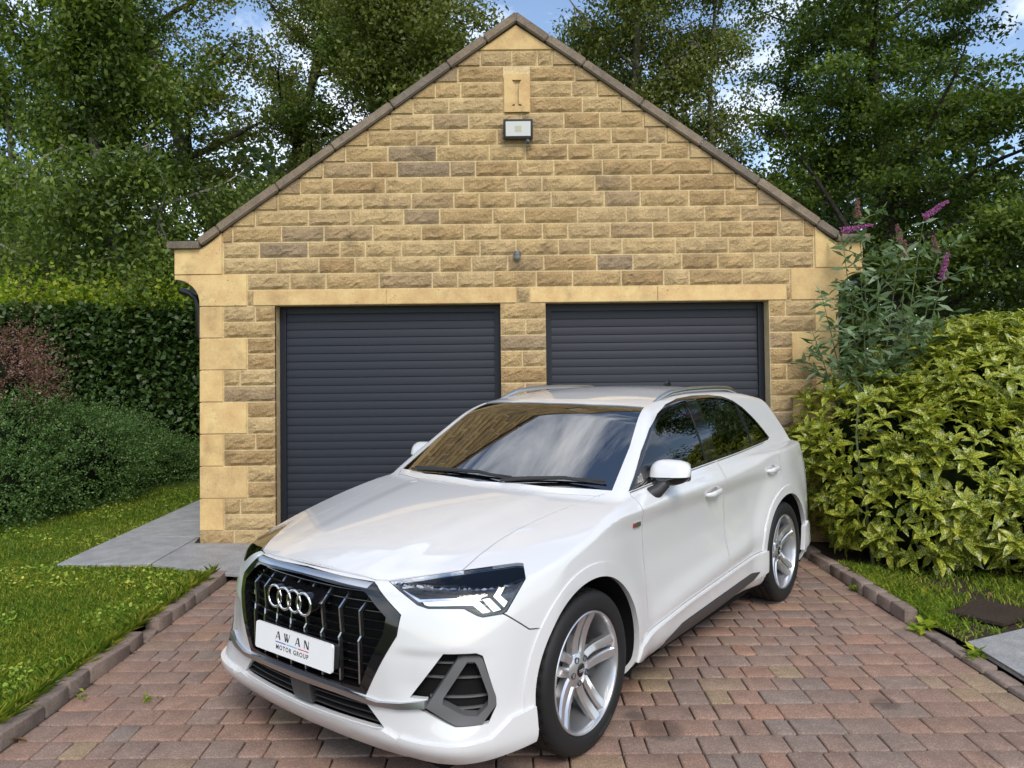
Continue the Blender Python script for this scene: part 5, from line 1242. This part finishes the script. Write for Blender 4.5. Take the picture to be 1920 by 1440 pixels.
# clipped hedge
def hedge():
    g = np.random.default_rng(9); t = empty('hedge', (-9.0, 12.9, 0.05), 0, label='tall clipped dark green hedge topped with lime green growth', cat='hedge')
    X0_, X1_, Y0_, Y1_, H_ = -7.0, 6.2, -0.75, 0.75, 2.75
    n = 46000; f = g.random(n); P = np.empty((n, 3)); P[:, 0] = g.uniform(X0_, X1_, n); P[:, 2] = g.uniform(0.1, H_, n); P[:, 1] = Y0_+np.abs(g.normal(size=n))*0.16
    bu = np.array([0.16*mnoise.noise((a*0.9, b*1.3, 2.0)) for a, b in P[:, [0, 2]]]); P[:, 1] += bu-0.10*(P[:, 2]/H_)
    k = f < 0.22; P[k, 1] = g.uniform(Y0_, Y1_, k.sum()); P[k, 2] = H_-np.abs(g.normal(size=k.sum()))*0.12
    k = f > 0.93; P[k, 0] = X1_-np.abs(g.normal(size=k.sum()))*0.15; P[k, 1] = g.uniform(Y0_, Y1_, k.sum())
    leaf_obj('hedge_foliage', P, 0.100, M['lf_hedge'], t, 'stuff', up=0.55, g=g, ratio=0.65)
    n = 17000; P = np.stack([g.uniform(X0_, X1_, n), g.uniform(Y0_-0.05, Y1_, n), H_-0.10+np.abs(g.normal(size=n))*0.24], 1)
    P[:, 2] += np.array([0.60*max(0, mnoise.noise((a*1.6, b*2, 8))) for a, b in P[:, :2]])
    leaf_obj('new_growth', P, 0.082, M['lf_lime'], t, 'stuff', up=0.4, g=g, ratio=0.65)
    tw = MB(); r = random.Random(3)
    for i in range(110):
        p = Vector((r.uniform(X0_, X1_), r.uniform(Y0_, Y1_), H_-0.1)); tw.tube(branch_path(p, (r.uniform(-0.3, 0.3), r.uniform(-0.3, 0.3), 1), r.uniform(0.30, 0.85), 3, r, 0.15), [0.006, 0.005, 0.004, 0.002], 4, False)
    for i in range(26): x = X0_+0.5*i; tw.tube([(x, 0, -0.05), (x+0.05, 0.02, 1.2), (x, 0, 2.5)], [0.035, 0.03, 0.012], 6)
    sh = np.array([tuple(v) for v in tw.v])
    tw.obj('stems', M['twig'], t, None, kind='stuff')
    P = []
    for i in range(110):
        for q in range(11): P.append(sh[i*16+4*r.randrange(1, 4)]+np.array([r.uniform(-0.06, 0.06), r.uniform(-0.06, 0.06), r.uniform(-0.05, 0.08)]))
    leaf_obj('shoot_leaves', np.array(P), 0.085, M['lf_lime'], t, 'stuff', up=0.3, g=g, ratio=0.65)
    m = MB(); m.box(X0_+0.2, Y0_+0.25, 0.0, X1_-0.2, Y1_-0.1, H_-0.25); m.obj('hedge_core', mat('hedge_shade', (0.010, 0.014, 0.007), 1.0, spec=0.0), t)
hedge()
def blob_points(ells, n, g, depth=0.10, zmin=0.08, face=None):
    """points just under the surface of a union of ellipsoids, with the outward normals"""
    out = []; nn = []
    a = np.array([4*math.pi*((rx*ry)**1.6+(rx*rz)**1.6+(ry*rz)**1.6)**(1/1.6)/3 for _, _, _, rx, ry, rz in ells]); a /= a.sum()
    for (cx, cy, cz, rx, ry, rz), f in zip(ells, a):
        k = int(n*f*1.9); u = unit(g.normal(size=(k, 3))); q = 1-np.abs(g.normal(size=k))*depth; R_ = np.array([rx, ry, rz]); P = np.array([cx, cy, cz])+u*R_*q[:, None]
        P += 0.10*np.stack([np.array([mnoise.noise((p[0]*2.3+j*9, p[1]*2.3, p[2]*2.3)) for p in P]) for j in range(1)]*3, 1)*u
        ok = P[:, 2] > zmin
        for e in ells:
            if e[:3] == (cx, cy, cz): continue
            ok &= (((P-np.array(e[:3]))/np.array(e[3:]))**2).sum(1) > 0.72
        if face is not None: ok &= face(P)
        out.append(P[ok]); nn.append(unit(u/R_)[ok])
    P = np.concatenate(out); Q = np.concatenate(nn); i = g.permutation(len(P))[:n]; return P[i], Q[i]
# low arching shrubs
def spray_shrub(name, base, ells, n_spray, label, seed, material='lf_box', lsize=0.029, length=0.40, per=26, cat='shrub', group=None):
    g = np.random.default_rng(seed); t = empty(name, base, 0, label=label, cat=cat, group=group); B = np.array(base)
    P, Q = blob_points(ells, n_spray, g, 0.12); d = unit(Q+np.array([0.15, -0.25, 0.10])+0.35*g.normal(size=Q.shape)); s = np.linspace(0, 1, per)
    ln = length*g.uniform(0.5, 1.4, len(P)); pts = P[:, None]-d[:, None]*0.5*ln[:, None, None]+d[:, None]*(s[None, :, None]*ln[:, None, None]); pts[..., 2] -= 0.16*ln[:, None]*s[None]**2
    pts = pts.reshape(-1, 3)+0.012*g.normal(size=(len(P)*per, 3)); pts[:, 2] = np.maximum(pts[:, 2], 0.09)
    k2 = np.arange(0, len(P), 28); d2 = unit(Q[k2]+np.array([0.35, -0.35, 0.35])+0.2*g.normal(size=(len(k2), 3))); s2 = np.linspace(0, 1, 40); l2 = length*g.uniform(1.1, 1.9, len(k2))
    q2 = P[k2][:, None]+d2[:, None]*(s2[None, :, None]*l2[:, None, None]); q2[..., 2] -= 0.10*l2[:, None]*s2[None]**2; q2 = q2.reshape(-1, 3)+0.008*g.normal(size=(len(k2)*40, 3))
    pts = np.concatenate([pts, q2]); dd = np.concatenate([np.repeat(d, per, 0), np.repeat(d2, 40, 0)])
    leaf_obj('foliage', pts-B, lsize, M[material], t, 'stuff', up=0.35, dirs=dd*0.6, g=g, ratio=0.6)
    tw = MB(); r = random.Random(seed)
    for i in range(14):
        e = ells[i % len(ells)]; a = r.uniform(0, 6.28); tw.tube(branch_path((e[0]+0.2*math.cos(a)-B[0], e[1]+0.2*math.sin(a)-B[1], 0), (math.cos(a)*0.6, math.sin(a)*0.6, 1), e[5]*1.1, 4, r, 0.2), [0.018, 0.015, 0.011, 0.008, 0.004], 5)
    tw.obj('stems', M['twig'], t, None, kind='stuff')
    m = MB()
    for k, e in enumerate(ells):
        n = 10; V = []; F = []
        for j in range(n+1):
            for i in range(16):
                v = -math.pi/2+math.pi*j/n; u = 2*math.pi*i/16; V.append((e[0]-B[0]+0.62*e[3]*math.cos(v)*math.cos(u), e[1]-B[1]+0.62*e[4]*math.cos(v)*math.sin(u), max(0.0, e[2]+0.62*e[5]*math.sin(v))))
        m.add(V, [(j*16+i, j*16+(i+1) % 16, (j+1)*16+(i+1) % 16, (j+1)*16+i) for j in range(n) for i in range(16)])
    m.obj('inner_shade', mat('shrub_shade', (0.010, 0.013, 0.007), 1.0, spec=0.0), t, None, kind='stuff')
spray_shrub('honeysuckle_shrub', (-6.1, 8.9, 0.06), [(-6.2, 8.8, 0.55, 1.15, 1.05, 1.05), (-5.55, 9.5, 0.5, 0.85, 0.9, 0.80), (-7.4, 9.0, 0.6, 1.2, 1.2, 1.15), (-5.75, 8.2, 0.35, 0.75, 0.6, 0.62)], 4600, 'spreading dark green shrub with tiny leaves and arching sprays on the lawn edge', 6)
spray_shrub('honeysuckle_shrub', (-5.9, 11.0, 0.06), [(-5.9, 11.0, 0.35, 0.95, 0.85, 0.75), (-5.35, 11.4, 0.25, 0.6, 0.6, 0.5)], 2100, 'lower arching shrub tucked between the spreading shrub and the garage', 16)
spray_shrub('barberry_shrub', (-7.4, 9.9, 0.06), [(-6.15, 9.1, 1.55, 0.55, 0.5, 0.36), (-6.6, 9.5, 1.78, 0.7, 0.6, 0.45), (-6.5, 8.7, 1.2, 0.55, 0.4, 0.45)], 950, 'purple leaved barberry growing through the dark shrub by the hedge', 26, 'lf_red', 0.026, 0.62, 30)
# spotted laurel
def aucuba_leaf(seed):
    r = random.Random(seed); L_ = 1.0; V = []; n = 6; wd = r.uniform(0.16, 0.20)
    for i in range(n+1):
        t = i/n; w = wd*math.sin(math.pi*min(1, t*0.96+0.02)**0.85)*(1.05 if t < 0.7 else 1.0); z = 0.16*math.sin(t*2.2)-0.26*t*t
        if i in (0, n): V.append((t*L_, 0, z))
        else: V += [(t*L_, w, z+w*0.30+0.02*r.uniform(-1, 1)), (t*L_, 0, z), (t*L_, -w, z+w*0.30+0.02*r.uniform(-1, 1))]
    F = [(0, 2, 1), (0, 3, 2)]
    for i in range(n-2): a = 1+3*i; F += [(a, a+1, a+4, a+3), (a+1, a+2, a+5, a+4)]
    a = 1+3*(n-2); e = len(V)-1; F += [(a, a+1, e), (a+1, a+2, e)]
    me = bpy.data.meshes.new('leaf'); me.from_pydata(V, [], F); return smooth(me)
AUC = [(4.75, 7.0, 1.02, 1.85, 1.35, 1.14), (3.30, 6.95, 0.82, 0.80, 0.95, 0.80), (3.75, 6.40, 0.72, 0.85, 0.78, 0.80), (6.9, 6.9, 1.05, 1.9, 1.5, 1.16), (4.75, 6.25, 0.78, 1.1, 0.72, 0.92), (6.0, 6.2, 0.8, 1.1, 0.8, 0.95), (4.1, 6.75, 1.25, 0.75, 0.75, 0.80), (4.3, 6.0, 0.52, 1.0, 0.55, 0.55), (3.3, 6.35, 0.45, 0.6, 0.5, 0.5)]
def aucuba():
    g = np.random.default_rng(77); B = Vector((4.4, 6.8, 0.05)); t = empty('spotted_laurel', B, 0, label='large yellow spotted laurel shrub between the driveway and the garage corner', cat='shrub')
    src = [aucuba_leaf(k) for k in range(5)]
    face = lambda P: (P[:, 1] < 7.3) | (P[:, 2] > 1.3) | (P[:, 0] < 3.2)
    P, Q = blob_points(AUC, 2300, g, 0.05, 0.16, face); lv = []
    for p, q in zip(P, Q):
        ax = Vector(q*0.75+np.array([0, 0, 0.75])+0.25*g.normal(size=3)).normalized(); u = ax.orthogonal().normalized(); v = ax.cross(u); k = g.integers(6, 10); a0 = g.uniform(0, 6.28)
        for i in range(k):
            a = a0+2.39996*i; el = 0.15+0.75*(i/k)+0.12*g.normal(); d = (u*math.cos(a)+v*math.sin(a))*math.cos(el)+ax*math.sin(el); lv.append((Vector(p)-ax*0.05*(1-i/k), d, ax, 0.158*(1-0.40*(i/k)**2)*g.uniform(0.75, 1.2)))
    P2, Q2 = blob_points(AUC, 9000, g, 0.16, 0.12, face)
    for p, q in zip(P2, Q2):
        d = Vector(q+np.array([0, 0, -0.25])+0.6*g.normal(size=3)).normalized(); lv.append((Vector(p)-Vector(q)*0.10, d, (Vector(q)+Vector((0, 0, 0.8))).normalized(), 0.135*g.uniform(0.8, 1.2)))
    def mtx(p, d, n):
        x = d.normalized(); y = n.cross(x); y = y.normalized() if y.length > 1e-4 else x.orthogonal().normalized(); z = x.cross(y); return x, y, z
    C = Vector((0, 0, CAMH)); vis = sorted(range(len(lv)), key=lambda i: (lv[i][0]-C).length+(0 if abs(lv[i][0].x/lv[i][0].y) < 0.68 and lv[i][0].z > 0.2 else 50))
    near = set(vis[:300]); acc = []; fac = []; base = 0
    arr = [(np.array([tuple(v.co) for v in s.vertices]), [tuple(p.vertices) for p in s.polygons]) for s in src]
    for i, (p, d, n, sz) in enumerate(lv):
        x, y, z = mtx(p, d, n); k = i % 5
        if i in near:
            o = link('leaf', src[k], M['lf_aucuba'], t); mw = Matrix(((x.x, y.x, z.x, 0), (x.y, y.y, z.y, 0), (x.z, y.z, z.z, 0), (0, 0, 0, 1))) @ Matrix.Diagonal((sz, sz, sz, 1)); o.matrix_local = Matrix.Translation(p-B) @ mw
        else:
            Rm = np.array([tuple(x), tuple(y), tuple(z)])*sz; acc.append(arr[k][0] @ Rm+np.array(tuple(p-B))); fac += [tuple(q+base for q in f) for f in arr[k][1]]; base += len(arr[k][0])
    me = bpy.data.meshes.new('leaves'); me.from_pydata(np.concatenate(acc).tolist(), [], fac); smooth(me); link('foliage', me, M['lf_aucuba'], t, kind='stuff')
    tw = MB(); r = random.Random(8)
    for i in range(40):
        p = Vector((r.uniform(2.9, 6.6), r.uniform(6.1, 7.4), 0.0))-B; p.z = -0.02; tw.tube(branch_path(p, (r.uniform(-0.4, 0.4), r.uniform(-0.6, 0.2), 1), r.uniform(0.7, 1.6), 5, r, 0.15), [0.014, 0.013, 0.011, 0.009, 0.007, 0.005], 5)
    tw.obj('stems', M['stem'], t, None, kind='stuff')
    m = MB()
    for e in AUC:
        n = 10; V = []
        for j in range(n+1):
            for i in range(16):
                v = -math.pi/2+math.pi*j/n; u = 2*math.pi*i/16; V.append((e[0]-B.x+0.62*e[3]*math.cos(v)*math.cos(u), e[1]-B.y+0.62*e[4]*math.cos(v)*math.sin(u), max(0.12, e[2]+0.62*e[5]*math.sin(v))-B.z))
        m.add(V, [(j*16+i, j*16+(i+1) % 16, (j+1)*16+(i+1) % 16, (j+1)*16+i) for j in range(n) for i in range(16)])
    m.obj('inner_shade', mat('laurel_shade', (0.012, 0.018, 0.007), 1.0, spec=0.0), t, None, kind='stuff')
aucuba()
# butterfly bush
def buddleia():
    r = random.Random(12); g = np.random.default_rng(12); B = Vector((3.35, 6.98, 0.05)); t = empty('butterfly_bush', B, 0, label='tall grey green butterfly bush with purple flower spikes by the garage corner', cat='shrub')
    tips = [(2.98, 6.80, 2.90), (3.12, 6.78, 3.02), (3.42, 6.62, 2.75), (3.62, 6.60, 2.98), (3.50, 6.7, 2.62), (2.75, 6.72, 2.35), (3.85, 6.75, 2.45), (2.66, 6.7, 2.0), (3.2, 6.6, 2.3), (3.9, 6.9, 2.7), (3.05, 6.6, 2.55), (3.45, 6.5, 2.2), (2.9, 6.55, 2.0), (3.7, 6.6, 2.1)]
    kinds = ['flower', 'spent', 'spent', 'flower', 'spent', None, 'flower', None, None, 'spent', None, None, None, None]
    tw = MB(); LP = []; LD = []
    for (x, y, z), kd in zip(tips, kinds):
        a = Vector((r.uniform(-0.12, 0.12), r.uniform(-0.1, 0.1), -0.05)); e = Vector((x, y, z))-B; c = a.lerp(e, 0.55)+Vector((0, 0, 0.25)); pts = [a*(1-s)**2+c*2*s*(1-s)+e*s*s for s in np.linspace(0, 1, 12)]
        tw.tube(pts, [0.014-0.0011*i for i in range(12)], 5)
        for s in np.linspace(0.30, 0.98, 17):
            k = min(10, int(s*11)); p = pts[k].lerp(pts[k+1], s*11-k); w = r.uniform(0, 6.28)
            for q in range(2):
                d = Vector((math.cos(w+q*math.pi), math.sin(w+q*math.pi), 0.25)); LP.append(p); LD.append(d)
            if r.random() < 0.45:
                d = Vector((math.cos(w+1.5), math.sin(w+1.5), 0.55)).normalized(); ln = r.uniform(0.14, 0.34); tw.tube([p, p+d*ln*0.5, p+d*ln+Vector((0, 0, -0.03))], [0.006, 0.005, 0.003], 4, False)
                for f in (0.3, 0.5, 0.7, 0.85, 1.0):
                    for q in range(2): w2 = r.uniform(0, 6.28); LP.append(p+d*ln*f); LD.append(d*0.7+Vector((math.cos(w2), math.sin(w2), 0.1)))
        if kd:
            dirv = {0: Vector((0.75, -0.3, 0.15)), 3: Vector((0.72, 0, 0.55))}.get(tips.index((x, y, z)), Vector((r.uniform(-0.25, 0.25), 0, 1))).normalized(); ln = 0.24 if kd == 'flower' else 0.17
            n = 420; s = g.random(n); rad = 0.034*(1-0.72*s)*np.sqrt(g.random(n)); an = g.uniform(0, 6.28, n); u = dirv.orthogonal().normalized(); v = dirv.cross(u)
            curve = np.array(tuple(dirv))*ln*s[:, None]+np.array([0.10, 0, -0.02])*(s[:, None]**2)*ln*(1 if kd == 'flower' else 0)
            P = np.array(tuple(e))+curve+np.array(tuple(u))*(rad*np.cos(an))[:, None]+np.array(tuple(v))*(rad*np.sin(an))[:, None]
            leaf_obj('flower_spike', P, 0.013, M[kd], t, up=0.1, g=g, ratio=0.9)
    tw.obj('stems', M['stem'], t, 50, kind='stuff')
    V, F = leaves(np.array([tuple(p) for p in LP]), 0.125, up=0.25, droop=0.25, dirs=np.array([tuple(d) for d in LD])*1.6, ratio=0.26, g=g); link('foliage', array_mesh('bl', V, F), M['lf_budd'], t, kind='stuff')
buddleia()
# grass, weeds, fallen leaves
M['grass'] = leaf_mat('grass_blade', [(0, (0.121, 0.223, 0.025)), (0.4, (0.206, 0.335, 0.036)), (0.8, (0.327, 0.436, 0.053)), (1, (0.532, 0.524, 0.106))], 0.35, 0.6, patch=(1.1, (1.35, 1.12, 1.2)))
def blades(name, n, sampler, hgt, w, seed, label, parent=None):
    g = np.random.default_rng(seed); P = sampler(g, n); n = len(P); h = hgt*g.uniform(0.5, 1.4, n); a = g.uniform(0, 6.28, n); tilt = np.abs(g.normal(size=n))*0.55
    d = np.stack([np.cos(a)*np.sin(tilt), np.sin(a)*np.sin(tilt), np.cos(tilt)], 1); b = np.stack([-np.sin(a), np.cos(a), 0*a], 1)*w/2; mid = P+d*(h*0.55)[:, None]; tip = P+d*h[:, None]+np.stack([np.cos(a), np.sin(a), -0.4+0*a], 1)*(h*0.30)[:, None]
    V = np.stack([P-b, P+b, mid+b*0.8, tip, mid-b*0.8], 1).reshape(-1, 3); me = array_mesh(name, V, np.arange(5*n).reshape(-1, 5)); return link(name, me, M['grass'], parent, label, 'grass', kind='stuff')
def s_lawn(g, n):
    y = 2.9+(g.random(n)**1.7)*7.6; x = -2.44-(g.random(n)**1.25)*(1.2+0.62*y); ok = (x > -0.72*y-0.5) & ~((x > -3.86) & (y > 6.40) & (y < 12)) & ~((x > -3.02) & (y > 6.36+(-x-3.02)*0.3) & (y > 6.15))
    x, y = x[ok], y[ok]; return np.stack([x, y, np.array([lawn_z(p, q) for p, q in zip(x, y)])-0.004], 1)
blades('grass', 190000, s_lawn, 0.036, 0.0036, 3, 'mown green lawn with clover beside the driveway and the grey slabs')
def s_edge(g, n):
    y = g.uniform(2.6, 6.15, n); x = -2.425-np.abs(g.normal(size=n))*0.03; k = np.array([mnoise.noise((0, q*2.2, 4)) for q in y]); ok = k > -0.15; return np.stack([x[ok], y[ok], 0.062+0*x[ok]], 1)
blades('grass', 2600, s_edge, 0.085, 0.005, 13, 'longer grass fringe leaning over the kerb at the lawn edge')
def s_right(g, n):
    x = 2.67+4.0*g.random(n)**1.8; y = g.uniform(4.5, 6.3, n); ok = (y < np.maximum(5.2, 6.35-0.42*(x-2.7))) & (y > np.minimum(5.05, 4.57+0.43*(x-2.73))) & ~((np.abs((x-3.13)*0.8+(y-5.02)*0.6) < 0.28) & (np.abs(-(x-3.13)*0.6+(y-5.02)*0.8) < 0.20)) & (g.random(n) < np.array([0.55+0.8*mnoise.noise((p*2, q*2, 6)) for p, q in zip(x, y)]))
    x, y = x[ok], y[ok]; return np.stack([x, y, 0.045+0*x], 1)
blades('grass', 26000, s_right, 0.050, 0.005, 23, 'rough patchy grass between the right kerb and the spotted laurel')
def clover():
    g = np.random.default_rng(41); n = 5200; P = s_lawn(g, n*2)[:n]; k = np.array([mnoise.noise((p[0]*1.4, p[1]*1.4, 9)) for p in P]) > 0.02; P = P[k]; P[:, 2] += 0.022
    P = np.repeat(P, 3, 0)+0.010*g.normal(size=(len(P)*3, 3)); V, F = leaves(P, 0.026, up=1.2, g=g, ratio=0.85); link('clover', array_mesh('clover', V, F), M['grass'], None, 'clover leaves scattered through the left lawn', 'clover', kind='stuff')
clover()
M['dry'] = leaf_mat('dry_leaf', [(0, (0.26, 0.11, 0.045)), (0.5, (0.34, 0.17, 0.07)), (1, (0.20, 0.12, 0.06))], 0.2)
DRY = [((-2.27, 3.55), 0.10, 'curled orange dry leaf lying against the left kerb'), ((-2.30, 4.62), 0.06, 'small pinkish dry leaf in the gap of the left kerb'), ((3.0, 5.32), 0.07, 'brown dry leaf on the grass under the spotted laurel'), ((3.36, 5.42), 0.06, 'pale dry leaf on the soil under the spotted laurel'), ((-3.6, 9.75), 0.12, 'orange dry leaf on the slab path beside the garage')]
for (x, y), sz, lb in DRY:
    me = aucuba_leaf(int(x*100) % 97); o = link('fallen_leaf', me, M['dry'], None, lb, 'leaf', loc=(x, y, 0.012 if abs(x) < 2.4 else (0.125 if x < -3 else 0.075)), rot=(0.3, 0.12, x*7)); o.scale = (sz, sz, sz)
def weed(x, y, z, n, sz, label, seed):
    g = np.random.default_rng(seed); t = empty('weed', (x, y, z), 0, label=label, cat='weed'); P = np.abs(g.normal(size=(n, 3)))*np.array([0.02, 0.02, 0.02]); P[:, :2] *= g.choice([-1, 1], size=(n, 2)); V, F = leaves(P, sz, up=0.8, g=g, ratio=0.5); link('leaves', array_mesh('w', V, F), M['lf_lime'], t); m = MB(); m.tube([(0, 0, -0.01), (0, 0, 0.02)], 0.003, 5); m.obj('stem', M['stem'], t)
weed(-1.93, 3.98, 0.0, 16, 0.030, 'tiny green weed in a paver joint near the left kerb', 1)
weed(-2.28, 4.02, 0.0, 14, 0.030, 'tiny green weed at the foot of the left kerb', 2)
weed(2.60, 4.86, 0.02, 40, 0.075, 'leafy weed growing at the end of the raised right kerb', 3)
weed(2.65, 4.38, 0.02, 34, 0.060, 'leafy weed between the right pavers and the grey slab', 4)
weed(2.55, 5.72, 0.01, 24, 0.05, 'small weed at the foot of the right kerb', 5)
